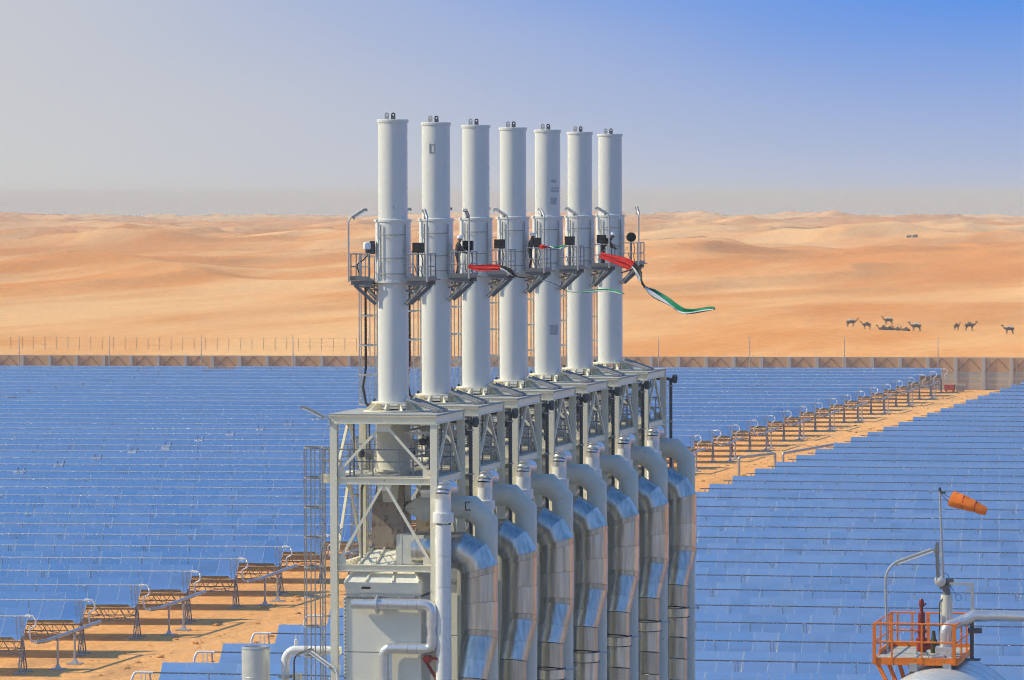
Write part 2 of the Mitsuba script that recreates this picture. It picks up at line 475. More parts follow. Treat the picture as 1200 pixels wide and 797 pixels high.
def skew(x, y, a=5.5):
    """The left field and the fence stand turned a little against the right field."""
    return T().translate([float(x), float(y), 0]).rotate([0, 0, 1], a).translate([float(-x), float(-y), 0])


def trough_row(y, edge, far_end, label, group, fine, tilt=0.0, side=-1):
    """side -1: the row runs to -x from its aisle end, +1 to +x."""
    key = thing('parabolic_trough_row', label, 'solar collector', group)
    M = T().translate([0, y, PIV]).rotate([1, 0, 0], TILT + tilt)
    starts, x, n = [], edge, 0
    while side * (far_end - x) > 0:
        starts.append(x)
        x += side * MOD
        n += 1
    centres, arms, ends = [], [], []
    for s in starts:
        for p in range(7):
            centres.append(s + side * (0.03 + (p + 0.5) * 1.755))
        for a in (0.06, 4.1, 8.2, 12.2):
            arms.append(s + side * a)
        ends += [s - side * 0.02]
    ends.append(starts[-1] + side * (MOD - 0.02))
    jit = np.random.default_rng(int(y * 10) + (side > 0))
    if fine:
        lim = -0.1125 * y + 12
        beyond = [c for c in centres if side > 0 and c > lim]
        for c in [c for c in centres if c not in beyond]:
            k = fresh(key + '__mirror_panel')
            scene[k] = {**PANELS[int(jit.integers(3)) + (3 if side > 0 else 0)], 'to_world': M @ T().translate([c, 0, 0]).rotate([1, 0, 0], float(jit.normal(0, 0.35)))}
        if beyond:
            tag(put(key + '__mirror_panel', copies(PANEL, beyond), 'mirror_4', 30, M), 'mirror panels farther along the row', kind='stuff')
        for a in [a for a in arms if side < 0 or a < lim]:
            k = fresh(key + '__receiver_support')
            scene[k] = {**ARM_PLY, 'to_world': M @ T().translate([a, 0, 0])}
    else:
        tip = [c for c in centres if side < 0 and abs(c + 238.6) < 2.0] if y > 560 else []
        for c in tip:
            k = fresh(key + '__mirror_panel')
            scene[k] = {**PANELS[0], 'to_world': T().translate([c, y, PIV]).rotate([1, 0, 0], TILT - 15)}
            tag(k, 'mirror panel tipped forward and shining pale')
        k = put(key + '__mirror_panel', copies(PANEL, [c for c in centres if c not in tip]), f'mirror_{int(jit.integers(3)) + (3 if side > 0 else 0)}', 30, M)
        tag(k, 'curved mirror panels of the row', kind='stuff')
        k = put(key + '__receiver_support', copies(ARM, arms), 'galvanised', False, M)
        tag(k, 'steel arms holding the receiver tube', kind='stuff')
    k = put(key + '__seam_strip', copies(RIB, [s + side * (0.03 + p * 1.755) for s in starts for p in range(8)]), 'seam_strip', 30, M)
    tag(k, 'pale strips between the mirror panels', kind='stuff')
    a, b = edge - side * 0.5, starts[-1] + side * MOD
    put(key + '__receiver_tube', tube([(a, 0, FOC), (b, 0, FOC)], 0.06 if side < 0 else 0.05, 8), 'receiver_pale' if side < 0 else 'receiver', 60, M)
    k = put(key + '__torque_truss', copies(TRUSS, [min(s, s + side * 11.9) for s in starts]), 'trough_steel', False, M)
    for e in ends[:1]:
        k = fresh(key + '__pylon')
        scene[k] = {**PYLON_PLY, 'to_world': T().translate([e, y, 0])}
    k = put(key + '__pylon', copies(PYLON_MID, ends[1:]), 'trough_steel', False, T().translate([0, y, 0]))
    tag(k, 'steel pylons under the rest of the row', kind='stuff')
    fy, fz = y + FOCY, FOCZ
    if side < 0:   # white swivel joint hanging from the receiver end to the cross pipe
        pts = fillet([(edge + 0.3, fy, fz), (edge + 1.15, fy, fz), (edge + 1.15, fy + 0.1, fz - 0.75), (edge + 0.62, fy + 0.2, fz - 1.0), (edge + 0.62, y, PIV - 0.35), (edge + 1.25, y, PIV - 0.35)], 0.28, 5)
        put(key + '__swivel_pipe', [tube(pts, 0.072, 10), tube([(edge + 0.4, fy, fz), (edge + 0.75, fy, fz)], 0.12, 10)], 'white_pipe', 40)
        for d in (-1.25, -0.75):
            k = fresh(key + '__receiver_support')
            scene[k] = {**ARM_PLY, 'to_world': M @ T().translate([edge + d + 0.9, 0, 0])}
    elif y < 330:  # elbow standing left of the row on two thin legs
        pts = fillet([(edge + 0.3, fy, fz), (edge - 1.0, fy, fz), (edge - 1.15, fy - 0.2, fz - 0.5), (edge - 0.8, fy - 0.3, 1.2)], 0.25, 5)
        put(key + '__swivel_pipe', [tube(pts, 0.085, 10)] + [bar((edge - o, fy, 0.05), (edge - o, fy, fz - 0.1), 0.06) for o in (0.25, 0.55)], 'white_pipe', 40)
    if side < 0:
        W = skew(edge, y)
        for k in [k for k in scene if k.startswith(key + '__')]:
            scene[k]['to_world'] = W @ scene[k]['to_world'] if 'to_world' in scene[k] else W
    return key


left_y = [320 + 13.4 * k for k in range(37)]
for k, y in enumerate(left_y):
    edge = -111.9 + 0.0134 * (y - 320)
    tl = {16: -8.0, 35: -13.0, 36: -6.0, 34: -3.0}.get(k, float(rng.normal(0, 0.8)))
    lab = f'curved blue mirror trough row of the left field, {ORD[k]} counted from the front'
    if k == 36:
        lab = 'rearmost mirror trough row of the left field, just before the sand fence'
    trough_row(y, edge, min(-0.3547 * y - 16, edge - 20), lab, 'mirror trough rows of the left field', y < 470, tl, -1)
right_y = [283.5 + 13.4 * k for k in range(35)]
for k, y in enumerate(right_y):
    edge = -90.2 + 0.0138 * (y - 283)
    lab = f'curved blue mirror trough row of the right field, {ORD[k]} counted from the front'
    trough_row(y, edge, max(-0.1125 * y + (75 if y < 470 else 20), edge + 8), lab, 'mirror trough rows of the right field', y < 470, float(rng.normal(0, 0.8)), 1)

# drive stands in the left field, one per row at the middle gap
for k in range(11, 24):
    y = left_y[k]
    x = -111.9 + 0.0134 * (y - 320) - 5 * MOD
    key = thing('drive_stand', f'pale drive stand with grey cabinet in the {ORD[k]} row of the left field', 'drive stand', 'drive stands across the left field')
    W = skew(-111.9 + 0.0134 * (y - 320), y)
    put(key + '__post', [bar((x - 0.3, y, 0.05), (x - 0.1, y, PIV + 1.0), 0.2), bar((x + 0.3, y, 0.05), (x + 0.1, y, PIV + 1.0), 0.2), box(x - 0.8, x + 0.8, y - 0.8, y + 0.8, 0, 0.12)], 'galvanised', False, W)
    put(key + '__cabinet', box(x - 0.5, x + 0.5, y - 0.45, y + 0.2, PIV + 0.6, PIV + 1.55), 'lamp_white', False, W)
    put(key + '__drive_arm', [bar((x - 0.4, y - 0.5, PIV + 0.2), (x - 0.4, y + 1.5, PIV + 1.9), 0.1), bar((x + 0.4, y - 0.5, PIV + 0.2), (x + 0.4, y + 1.5, PIV + 1.9), 0.1)], 'dark_steel', False, W)

# cross pipes joining pairs of rows at the aisle
for k in range(0, 36, 2):
    y0, y1 = left_y[k], left_y[k + 1]
    e0, e1 = -111.9 + 0.0134 * (y0 - 320), -111.9 + 0.0134 * (y1 - 320)
    key = thing('cross_pipe', f'grey pipe on two posts joining the {ORD[k]} and {ORD[k + 1]} rows of the left field', 'pipe', 'pipes joining rows along the sandy aisle')
    put(key + '__pipe', tube([(e0 + 1.2, y0 - 0.3, PIV - 0.35), (e0 + 1.75, y0 + 0.6, PIV - 0.3), (e1 + 1.6, y1 - 0.4, PIV - 0.05), (e1 + 1.25, y1 + 0.1, PIV - 0.3)], 0.15, 10), 'galvanised', 40)
    for py in (y0 + 2.6, y0 + 6.6):
        px = e0 + 1.9
        put(key + '__post', [lathe([(0.0, 0), (0.09, 0), (0.09, PIV - 0.5), (0, PIV - 0.5)], 10, (px, py)), box(px - 0.12, px + 0.12, py - 0.1, py + 0.1, PIV - 0.52, PIV - 0.3),
                             box(px - 0.55, px + 0.55, py - 0.5, py + 0.5, 0, 0.09), frustum(px - 0.2, px + 0.2, py - 0.2, py + 0.2, 0.09, px - 0.09, px + 0.09, py - 0.09, py + 0.09, 0.4)], 'galvanised')

# grey pipe portals in the aisle
for (x0, x1, y0, y1, z0, z1, lab) in [(-97.6, -93.5, 548, 551, 3.1, 3.5, 'grey square pipe portal standing in the sandy aisle, nearer one'),
                                      (-95.0, -89.4, 566, 574, 2.6, 3.4, 'low sloping grey pipe portal at the right edge of the aisle')]:
    key = thing('pipe_portal', lab, 'pipe portal')
    put(key + '__pipe', tube(fillet([(x0, y0, 0), (x0, y0, z0), (x1, y1, z1), (x1, y1, 0)], 0.25, 4), 0.17, 10), 'galvanised', 40)
    put(key + '__base', box(x0 - 0.4, x0 + 0.4, y0 - 0.4, y0 + 0.4, 0, 0.1), 'concrete')
    put(key + '__base', box(x1 - 0.4, x1 + 0.4, y1 - 0.4, y1 + 0.4, 0, 0.1), 'concrete')

# stones lying along the graded aisle
ico = trimesh.creation.icosphere(subdivisions=1)
sv, sf = [], []
for k in range(900):
    y = 300 + 500 * rng.random() ** 1.5
    e = rng.normal(0, 0.5) + (rng.choice([3.0, 6.5, 10.5, 15.0, 18.0]))
    x = -111.9 + 0.0136 * (y - 320) + e
    r = 0.05 + 0.22 * rng.random() ** 4
    v = ico.vertices * (1 + rng.normal(0, 0.16, (len(ico.vertices), 1))) * [r * 1.3, r, r * 0.6] + [x, y, r * 0.25]
    sf.append(ico.faces + 42 * k)
    sv.append(v)
tag(put('scattered_stones', (np.vstack(sv), np.vstack(sf)), 'sand'), 'small stones lying along the sandy aisle', 'stones', kind='stuff')

# ------------------------------------------------------------------ wind fence, masts, wire fence
FY, FH, BAY = 815.0, 5.95, 5.15
key = thing('wind_fence', 'tall tan sand fence of mesh panels with grey posts along the rear of the fields', 'fence')
xs = np.arange(-300, -62, BAY)
POST = mikit.ply(cat([box(-0.28, 0.28, -0.42, -0.02, 0, FH + 0.12), box(-0.36, 0.36, -0.06, -0.01, 0, FH + 0.12), bar((0.9, -0.1, 0), (0.9, -0.1, FH - 0.4), 0.1)]), 'fence_post')
PAN = mikit.ply(box(0.02, BAY - 0.02, 0, 0.06, 3.25, FH), 'fence_mesh')
LOW = [mikit.ply(cat([box(0.02, BAY - 0.02, -0.03, 0.05, 1.1 * r + 0.02, 1.1 * r + 1.08) for r in range(3)]), 'fence_lower')]
BR = mikit.ply(cat([bar((0.35, -0.06, 3.5), (BAY / 2, -0.06, FH - 0.1), 0.13), bar((BAY / 2, -0.06, FH - 0.1), (BAY - 0.35, -0.06, 3.5), 0.13)]), 'fence_brace')
CAP = mikit.ply(bar((0, 0.0, FH + 0.05), (BAY, 0.0, FH + 0.05), 0.16, 0.1), 'fence_post')
GIRT = mikit.ply(bar((0.3, -0.09, 3.28), (BAY - 0.3, -0.09, 3.28), 0.08), 'fence_post')
for x in xs:
    W = skew(-100, FY) @ T().translate([float(x), FY, 0])
    for nm, s in (('post', POST), ('mesh_panel', PAN), ('lower_panel', LOW[0]), ('brace', BR), ('rail', CAP), ('girt', GIRT)):
        scene[fresh(f'{key}__{nm}')] = {**s, 'to_world': W}

px_masts = [(-278.5, 'far left of the picture'), (-261.5, 'second from the left'), (-244.2, 'third from the left'), (-227.0, 'just left of the stacks'), (-158.9, 'just right of the stacks'), (-142, 'behind the middle of the right field'),
            (-124.5, 'left of the camels'), (-107.3, 'right of the fence corner')]
for x, where in px_masts:
    key = thing('lightning_mast', f'thin grey mast rising above the sand fence, {where}', 'mast', 'masts along the sand fence')
    put(key + '__pole', lathe([(0, 0), (0.11, 0), (0.10, 5), (0.045, 9.9), (0, 9.95)], 8, (x, FY - 2.2 + (x + 100) * 0.096)), 'galvanised', 40)
    put(key + '__base', box(x - 0.35, x + 0.35, FY - 2.55 + (x + 100) * 0.096, FY - 1.85 + (x + 100) * 0.096, 0, 0.15), 'concrete')

key = thing('wire_fence', 'low wire fence of thin posts on the sand beyond the left field', 'fence')
wx = np.arange(-366, -240, 2.75)
tops = []
for x in wx:
    g = gh(x, 985)
    put(key + '__post', bar((x, 985, g - 0.2), (x, 985, g + 2.9), 0.09), 'fence_brace')
    tops.append((x, 985, g))
for dz in (1.0, 1.9, 2.7):
    put(key + '__wire', tube([(a, b, c + dz) for a, b, c in tops], 0.012, 4, False), 'fence_brace')

x = -104.5
key = thing('red_container', 'small red container with a pale lid beside the last pylon at the fence', 'container')
put(key + '__body', [box(x - 0.9, x + 0.9, 806.5, 808.2, 0.25, 1.15), box(x - 0.93, x + 0.93, 806.47, 808.23, 1.15, 1.25)] + [box(x - 0.8 + 0.32 * i, x - 0.72 + 0.32 * i, 806.44, 806.5, 0.3, 1.1) for i in range(6)], 'container_red')
put(key + '__skid', [box(x - 0.8, x - 0.6, 806.5, 808.2, 0, 0.25), box(x + 0.6, x + 0.8, 806.5, 808.2, 0, 0.25)], 'dark_steel')
key = thing('sand_skip', 'pale sloping skip beside the red container at the fence', 'skip')
put(key + '__tub', frustum(x + 1.4, x + 2.6, 806.7, 808.0, 0.1, x + 1.1, x + 3.0, 806.5, 808.2, 1.2), 'concrete')
put(key + '__rim', [bar((x + 1.1, 806.5, 1.2), (x + 3.0, 806.5, 1.2), 0.07), bar((x + 1.1, 808.2, 1.2), (x + 3.0, 808.2, 1.2), 0.07)], 'galvanised')

# ------------------------------------------------------------------ one heater unit (local x, y about the stack; z absolute), repeated seven times
OX, OY, STEP = -47.9, 184.6, 7.59
U0 = T().translate([OX, OY, 0])
H = math.pi / 2


def upart(key, mesh, bsdf, smooth=False):
    return put(key, mesh, bsdf, smooth, U0)


def sections(key, name, pts, r, cuts, mats, n=28, gap=0.006):
    """A clad duct as separate sheet-metal sections: the path is cut at its own corners and at the given lengths."""
    P = np.asarray(pts, float)
    for i in range(len(P) - 1):
        pass
    return None


# --- stack
stack = thing('exhaust_stack', 'pale grey exhaust stack, nearest and leftmost of the seven', 'chimney', 'seven exhaust stacks in a receding row')
def ring_seams(r, zs):
    return [lathe([(r - 0.01, z - 0.012), (r + 0.016, z - 0.018), (r + 0.016, z + 0.018), (r - 0.01, z + 0.012)], 40) for z in zs]
upart(stack + '__lower_shell', [lathe([(0.65, 27.15), (0.65, 32.34)], 48)] + ring_seams(0.65, [28.6, 30.1, 31.6]), 'stack_paint', 40)
upart(stack + '__upper_shell', [lathe([(0.625, 34.9), (0.625, 39.14)], 48), lathe([(0.59, 39.1), (0.59, 37.0)], 32)] + ring_seams(0.625, [36.3, 37.8]), 'stack_paint', 40)
upart(stack + '__upper_shell__top_rim', lathe([(0.58, 39.1), (0.665, 39.1), (0.675, 39.12), (0.675, 39.22), (0.66, 39.24), (0.58, 39.24), (0.58, 39.1)], 48), 'stack_paint', 30)
upart(stack + '__sleeve', [lathe([(0.64, 32.34), (0.755, 32.36), (0.755, 34.93), (0.62, 35.0)], 48)] + ring_seams(0.755, [33.0, 33.75, 34.35]), 'stack_paint', 30)
upart(stack + '__sleeve__collar', lathe([(0.74, 34.86), (0.81, 34.87), (0.81, 34.97), (0.74, 34.98)], 48), 'stack_paint', 30)
upart(stack + '__sleeve__collar', lathe([(0.74, 32.26), (0.80, 32.27), (0.80, 32.35), (0.74, 32.36)], 48), 'stack_paint', 30)
FA = math.radians(270 + 14.5)
for z in (34.32, 33.33, 32.66):
    upart(stack + '__sleeve__guard_bar', arc_bar(0.85, z, FA - 0.66, FA + 0.66, 0.022), 'rail_grey', 40)
for s in (-1, 1):
    a = FA + s * 0.66
    upart(stack + '__sleeve__guard_post', [bar((0.85 * math.cos(a), 0.85 * math.sin(a), 32.5), (0.85 * math.cos(a), 0.85 * math.sin(a), 34.75), 0.05)], 'rail_grey')
for s, m_ in ((-0.14, 'galvanised'), (0.14, 'dark_steel')):
    lug = trimesh.creation.extrude_polygon(__import__('shapely').geometry.Polygon([(-0.09, 0), (0.09, 0), (0.09, 0.24)] + [(0.09 * math.cos(t), 0.24 + 0.09 * math.sin(t)) for t in np.linspace(0, math.pi, 9)[1:-1]] + [(-0.09, 0.24)]).difference(
        __import__('shapely').geometry.Point(0, 0.23).buffer(0.04)), 0.05, engine='earcut')
    lug.apply_transform(np.array([[1, 0, 0, s + 0.02], [0, 0, -1, -0.5], [0, 1, 0, 39.2], [0, 0, 0, 1.0]]))
    upart(stack + '__upper_shell__lifting_lug', lug, m_)
upart(stack + '__base_ring', [lathe([(0.64, 27.12), (0.93, 27.12), (0.93, 27.18), (0.64, 27.18)], 40), lathe([(0.64, 26.76), (1.28, 26.76), (1.28, 26.82), (0.64, 26.82)], 40)], 'beige_paint', 30)
for k in range(10):
    a = FA + (k + 0.5) * 2 * math.pi / 10
    c, s = math.cos(a), math.sin(a)
    g = np.array([(0.64 * c, 0.64 * s, 26.82), (1.25 * c, 1.25 * s, 26.82), (0.92 * c, 0.92 * s, 27.12), (0.64 * c, 0.64 * s, 27.12)])
    o = np.array([-s, c, 0]) * 0.02
    v = np.vstack([g + o, g - o])
    upart(stack + '__base_ring__gusset', trimesh.Trimesh(v, [(0, 1, 2), (0, 2, 3), (4, 6, 5), (4, 7, 6), (0, 4, 5), (0, 5, 1), (1, 5, 6), (1, 6, 2), (2, 6, 7), (2, 7, 3), (3, 7, 4), (3, 4, 0)], process=False), 'beige_paint')
upart(stack + '__lower_duct', [lathe([(0.72, 22.9), (0.72, 26.7)], 40), lathe([(0.72, 24.2), (0.86, 24.2), (0.86, 24.3), (0.72, 24.3)], 40), lathe([(0.72, 25.5), (0.745, 25.5), (0.745, 25.56), (0.72, 25.56)], 40)], 'duct_paint', 30)
for k in range(3):
    x0, y0 = 0.75 + 0.05 * k, -0.75 + 0.55 * k
    upart(stack + '__strut', [tube([(x0, y0, 27.3), (x0 + 1.35, y0 - 0.25, 26.86)], 0.055, 8), tube([(x0 - 0.02, y0 + 0.16, 27.3), (x0 + 1.3, y0 - 0.08, 26.84)], 0.03, 8), bar((x0 + 0.02, y0, 26.82), (x0 + 0.02, y0, 27.32), 0.06), box(x0 + 1.2, x0 + 1.45, y0 - 0.4, y0, 26.76, 26.88)], 'rail_grey', 30)

# --- service platform round the stack
plat = thing('service_platform', 'grey bracketed service platform on the nearest stack, with a wing on either side', 'platform', 'service platforms on the stacks')
for s in (-1, 1):
    upart(plat + '__deck', [box(s * 0.80, s * 1.68, -0.85, 0.95, 32.36, 32.42), box(s * 1.62, s * 1.68, -0.85, 0.95, 32.42, 32.55), box(s * 0.8, s * 1.62, -0.85, -0.81, 32.42, 32.55), ibeam((s * 0.72, -0.75, 32.26), (s * 1.66, -0.75, 32.26), 0.1, 0.18, t=0.02), ibeam((s * 0.72, 0.8, 32.26), (s * 1.66, 0.8, 32.26), 0.1, 0.18, t=0.02)], 'bracket_grey')
    for y in (-0.75, 0.8):
        upart(plat + '__deck__bracket', [bar((s * 1.5, y, 32.17), (s * 0.66, y * 0.55, 31.35), 0.12, 0.14), bar((s * 1.45, y, 32.17), (s * 0.60, y * 0.2, 31.9), 0.05)], 'bracket_grey')
    for (x, y) in ((1.64, -0.82), (1.64, 0.05), (1.64, 0.9), (0.86, -0.82), (1.25, -0.82)):
        upart(plat + '__deck__rail_post', bar((s * x, y, 32.4), (s * x, y, 33.5), 0.045), 'rail_grey')
    for z in (33.5, 32.96):
        upart(plat + '__deck__rail', tube([(s * 0.8, -0.82, z), (s * 1.64, -0.82, z), (s * 1.64, 0.9, z)], 0.026, 8), 'rail_grey', 30)
upart(plat + '__deck', box(-1.68, 1.68, 0.95, 1.6, 32.36, 32.42), 'bracket_grey')

# --- lamps on the platform
def lamp(base, foot, top, aim, label, group, body='galvanised', length=0.66, rad=0.35, M=None):
    """A pole bent over at the top with a long twin-tube fitting along its arm."""
    f, t, a = V3(*foot), V3(*top), V3(*aim)
    key = thing(base, label, 'lamp', group)
    d = a - t; L = np.linalg.norm(d); d /= L
    sd = np.cross(d, [0, 0, 1.0]); sd /= np.linalg.norm(sd)
    up = np.cross(sd, d)
    put(key + '__pole', tube(fillet([f, t, t + d * L * 0.95], rad, 6), 0.04, 8), body, 40, M)
    p0, p1 = t + d * L * 0.22 - up * 0.09, t + d * L * 1.02 - up * 0.09
    put(key + '__housing', [bar(p0 + up * 0.05, p1 + up * 0.05, 0.15, 0.05, up), bar(p0 - d * 0.02, p0 + d * 0.06, 0.17, 0.12, up), bar(p1 - d * 0.06, p1 + d * 0.02, 0.17, 0.12, up), bar(t + d * L * 0.4 - up * 0.04, t + d * L * 0.44, 0.05, 0.1, up), bar(t + d * L * 0.8 - up * 0.04, t + d * L * 0.84, 0.05, 0.1, up)], 'rail_grey', False, M)
    for s in (-1, 1):
        put(key + '__housing__tube', tube([p0 + sd * s * 0.04 - up * 0.01, p1 + sd * s * 0.04 - up * 0.01], 0.026, 8), 'lamp_white', 40, M)
    return key


WHERE = ['first', 'second', 'third', 'fourth', 'fifth', 'sixth', 'seventh']
lamps_r = [(-0.25, 0.5), (-0.03, -0.55), (-0.62, 0.2), (-0.3, 0.45), (-0.58, 0.2), (-0.66, 0.1), (-0.2, 0.5)]
for u in range(7):
    M = T().translate([OX, OY + STEP * u, 0])
    lamp('platform_lamp', (-1.72, -0.9, 32.3), (-1.72, -0.9, 35.0), (-1.04, -0.7, 35.46), f'bent lamp post on the left wing of the {WHERE[u]} stack platform from the left', 'lamps on the stack platforms', M=M)
    dx, dy = lamps_r[u]
    lamp('platform_lamp', (1.72, -0.9, 32.3), (1.72, -0.9, 35.05), (1.72 + dx, -0.9 + dy, 35.42), f'bent lamp post on the right wing of the {WHERE[u]} stack platform from the left', 'lamps on the stack platforms', M=M)

# --- black box lights on short posts
for u in range(7):
    M = T().translate([OX, OY + STEP * u, 0])
    if u < 6:
        key = thing('warning_light', f'black box light on a short post, right of the {WHERE[u]} stack from the left', 'light', 'black box lights on the platforms')
        M0 = M
        if u == 1:
            M = M @ T().translate([0.16, 0.75, 0.0])
        put(key + '__body', [box(1.0, 1.44, -0.62, -0.3, 33.55, 33.98), box(1.03, 1.41, -0.64, -0.62, 33.58, 33.95), box(1.18, 1.26, -0.655, -0.64, 33.55, 33.98)], 'cloth_black', False, M)
    else:
        key = thing('warning_light', 'round black drum light on a short post, right of the last stack', 'light')
        d = lathe([(0, -0.2), (0.22, -0.2), (0.25, -0.16), (0.25, 0.16), (0.22, 0.2), (0, 0.2)], 24)
        d.apply_transform(trimesh.transformations.rotation_matrix(math.pi / 2, [1, 0.3, 0])); d.apply_translation((1.22, -0.45, 33.8))
        put(key + '__body', d, 'cloth_black', 30, M)
    pass
    put(key + '__post', [bar((1.22, -0.45, 32.4), (1.22, -0.45, 33.56), 0.07), bar((1.22, -0.45, 32.4), (1.05, -0.45, 33.0), 0.03), box(1.1, 1.34, -0.57, -0.33, 32.42, 32.46)], 'dark_steel', False, M)
    put(key + '__cable', tube(fillet([(1.3, -0.4, 33.6), (1.42, -0.4, 33.2), (1.35, -0.5, 32.8), (1.45, -0.5, 32.45)], 0.2, 4), 0.018, 6), 'black_rubber', 40, M)
key = thing('beacon_lamp', 'white capped beacon with hanging black cable on the left wing of the nearest platform', 'light')
upart(key + '__cap', [lathe([(0, 34.02), (0.17, 34.0), (0.2, 33.9), (0.2, 33.72), (0.12, 33.68), (0, 33.68)], 20, (-0.98, -0.5))], 'helmet_white', 40)
upart(key + '__body', [lathe([(0.1, 33.5), (0.12, 33.68)], 16, (-0.98, -0.5)), box(-0.86, -0.68, -0.62, -0.4, 33.5, 34.05), bar((-0.92, -0.5, 32.42), (-0.92, -0.5, 33.6), 0.06)], 'dark_steel', 30)
upart(key + '__cable', tube(fillet([(-0.85, -0.7, 33.55), (-1.1, -0.75, 33.25), (-1.42, -0.78, 33.05), (-1.3, -0.78, 32.7), (-1.3, -0.7, 32.45)], 0.2, 5), 0.03, 6), 'black_rubber', 40)

# --- caged ladders
def caged_ladder(base, cx, cy, z0, z1, R, label, group, hoops, M, body='galvanised'):
    key = thing(base, label, 'ladder', group)
    put(key + '__stile', bar((cx + R, cy - 0.2, z0), (cx + R, cy - 0.2, z1), 0.05), body, False, M)
    put(key + '__stile', bar((cx + R, cy + 0.2, z0), (cx + R, cy + 0.2, z1), 0.05), body, False, M)
    n = int((z1 - z0 - 0.3) / 0.3)
    put(key + '__rung', [tube([(cx + R, cy - 0.2, z0 + 0.3 + 0.3 * k), (cx + R, cy + 0.2, z0 + 0.3 + 0.3 * k)], 0.016, 6) for k in range(n)], body, False, M)
    labels[key + '__rung'] = {'label': 'rungs of the ladder', 'kind': 'stuff'}
    zh = np.arange(z1 - 0.02, max(z0, 2.2), -hoops)
    for z in zh:
        a = np.linspace(math.radians(35), math.radians(325), 15)
        p = np.stack([cx + R * 1.02 * np.cos(a), cy + R * 1.02 * np.sin(a), 0 * a + z], 1)
        put(key + '__hoop', cat([bar(p[k], p[k + 1], 0.02, 0.07) for k in range(14)]), body, False, M)
    for t in (70, 125, 180, 235, 290):
        a = math.radians(t)
        put(key + '__cage_bar', bar((cx + R * 1.02 * math.cos(a), cy + R * 1.02 * math.sin(a), zh[-1]), (cx + R * 1.02 * math.cos(a), cy + R * 1.02 * math.sin(a), z1), 0.045, 0.03), body, False, M)
    return key


for u in range(7):
    M = T().translate([OX, OY + STEP * u, 0])
    caged_ladder('stack_ladder', -1.22, 0.55, 26.75, 33.4, 0.42, f'caged ladder rising behind the left side of the {WHERE[u]} stack from the left', 'caged ladders up the stacks', 1.27, M)
    key = thing('black_hose', f'black hose hanging down beside the ladder of the {WHERE[u]} stack from the left', 'hose', 'black hoses beside the stack ladders')
    put(key, tube(fillet([(-1.3, 0.3, 32.3), (-1.3, 0.3, 28.6), (-1.38, 0.1, 27.8), (-1.2, 0.0, 27.0), (-0.9, -0.1, 26.95), (-0.8, -0.1, 27.3)], 0.3, 5), 0.055, 8), 'black_rubber', 40, M)
    if u < 2:
        caged_ladder('tower_ladder', -2.98, -1.95, 1.0, 25.3, 0.42, ['tall caged ladder standing left of the nearest steel frame', 'tall caged ladder seen between the posts of the nearest frame'][u], 'tall caged ladders beside the frames', 1.27, M, 'rail_grey')

# --- steel frame
fr = thing('steel_frame', 'beige steel support frame under the nearest stack, its front face in view', 'steel frame', 'steel frames under the stacks')
XL, XR, YF, YB = -2.0, 2.36, -2.3, 2.45
for x in (XL, XR):
    for y in (YF, YB):
        upart(fr + '__post', ibeam((x, y, 0), (x, y, 26.33), 0.30, 0.30, up=(0, 1, 0)), 'beige_paint')
def level(z0, z1, nm='beam'):
    zc, h = (z0 + z1) / 2, z1 - z0
    for y in (YF, YB):
        upart(f'{fr}__{nm}', ibeam((XL + 0.153, y, zc), (XR - 0.153, y, zc), 0.2, h), 'beige_paint')
    for x in (XL, XR):
        upart(f'{fr}__{nm}', ibeam((x, YF + 0.153, zc), (x, YB - 0.153, zc), 0.2, h), 'beige_paint')
level(23.76, 24.05); level(20.07, 20.35); level(13.5, 13.8); level(7, 7.3)
for y, a, b in ((YF - 0.1, -2.18, 2.5), (YB + 0.1, -2.18, 2.5)):
    upart(fr + '__top_beam', ibeam((a, y, 26.51), (b, y, 26.51), 0.25, 0.35), 'beige_paint')
for x in (-2.12, 2.44):
    upart(fr + '__top_beam', ibeam((x, YF + 0.03, 26.51), (x, YB - 0.03, 26.51), 0.2, 0.34), 'beige_paint')
upart(fr + '__cap_plate', [box(x - 0.28, x + 0.2, y - 0.2, y + 0.2, 26.3, 26.336) for x in (XL, XR) for y in (YF, YB)], 'beige_paint')
upart(fr + '__top_deck', [box(-2.18, 2.5, YF - 0.2, YB + 0.2, 26.69, 26.75)], 'grating')
upart(fr + '__floor', [box(-1.95, 2.3, YF + 0.1, -0.75, 24.06, 24.1), box(-1.95, 2.3, 0.75, YB - 0.1, 24.06, 24.1), box(-1.95, -0.75, -0.75, 0.75, 24.06, 24.1), box(0.75, 2.3, -0.75, 0.75, 24.06, 24.1)], 'grating')
def brace(p, q):
    upart(fr + '__brace', bar(p, q, 0.11, 0.11), 'beige_paint')
for y in (YF, YB):
    brace((0.12, y, 26.3), (-1.78, y, 24.3)); brace((0.24, y, 26.3), (2.14, y, 24.2))
    brace((0.12, y, 23.74), (-1.8, y, 20.5)); brace((0.24, y, 23.74), (2.16, y, 20.5))
    upart(fr + '__gusset', [box(-0.12, 0.48, y - 0.012, y + 0.012, 26.0, 26.33), box(-0.12, 0.48, y - 0.012, y + 0.012, 23.5, 23.75), box(XL + 0.15, XL + 0.5, y - 0.012, y + 0.012, 24.06, 24.4), box(XR - 0.5, XR - 0.15, y - 0.012, y + 0.012, 24.06, 24.4), box(XL + 0.15, XL + 0.5, y - 0.012, y + 0.012, 20.36, 20.7), box(XR - 0.5, XR - 0.15, y - 0.012, y + 0.012, 20.36, 20.7)], 'beige_paint')
for x in (XL, XR):
    brace((x, 0, 26.3), (x, YF + 0.25, 24.1)); brace((x, 0.15, 26.3), (x, YB - 0.25, 24.1))
    brace((x, 0, 23.7), (x, YF + 0.25, 20.4)); brace((x, 0.15, 23.7), (x, YB - 0.25, 20.4))
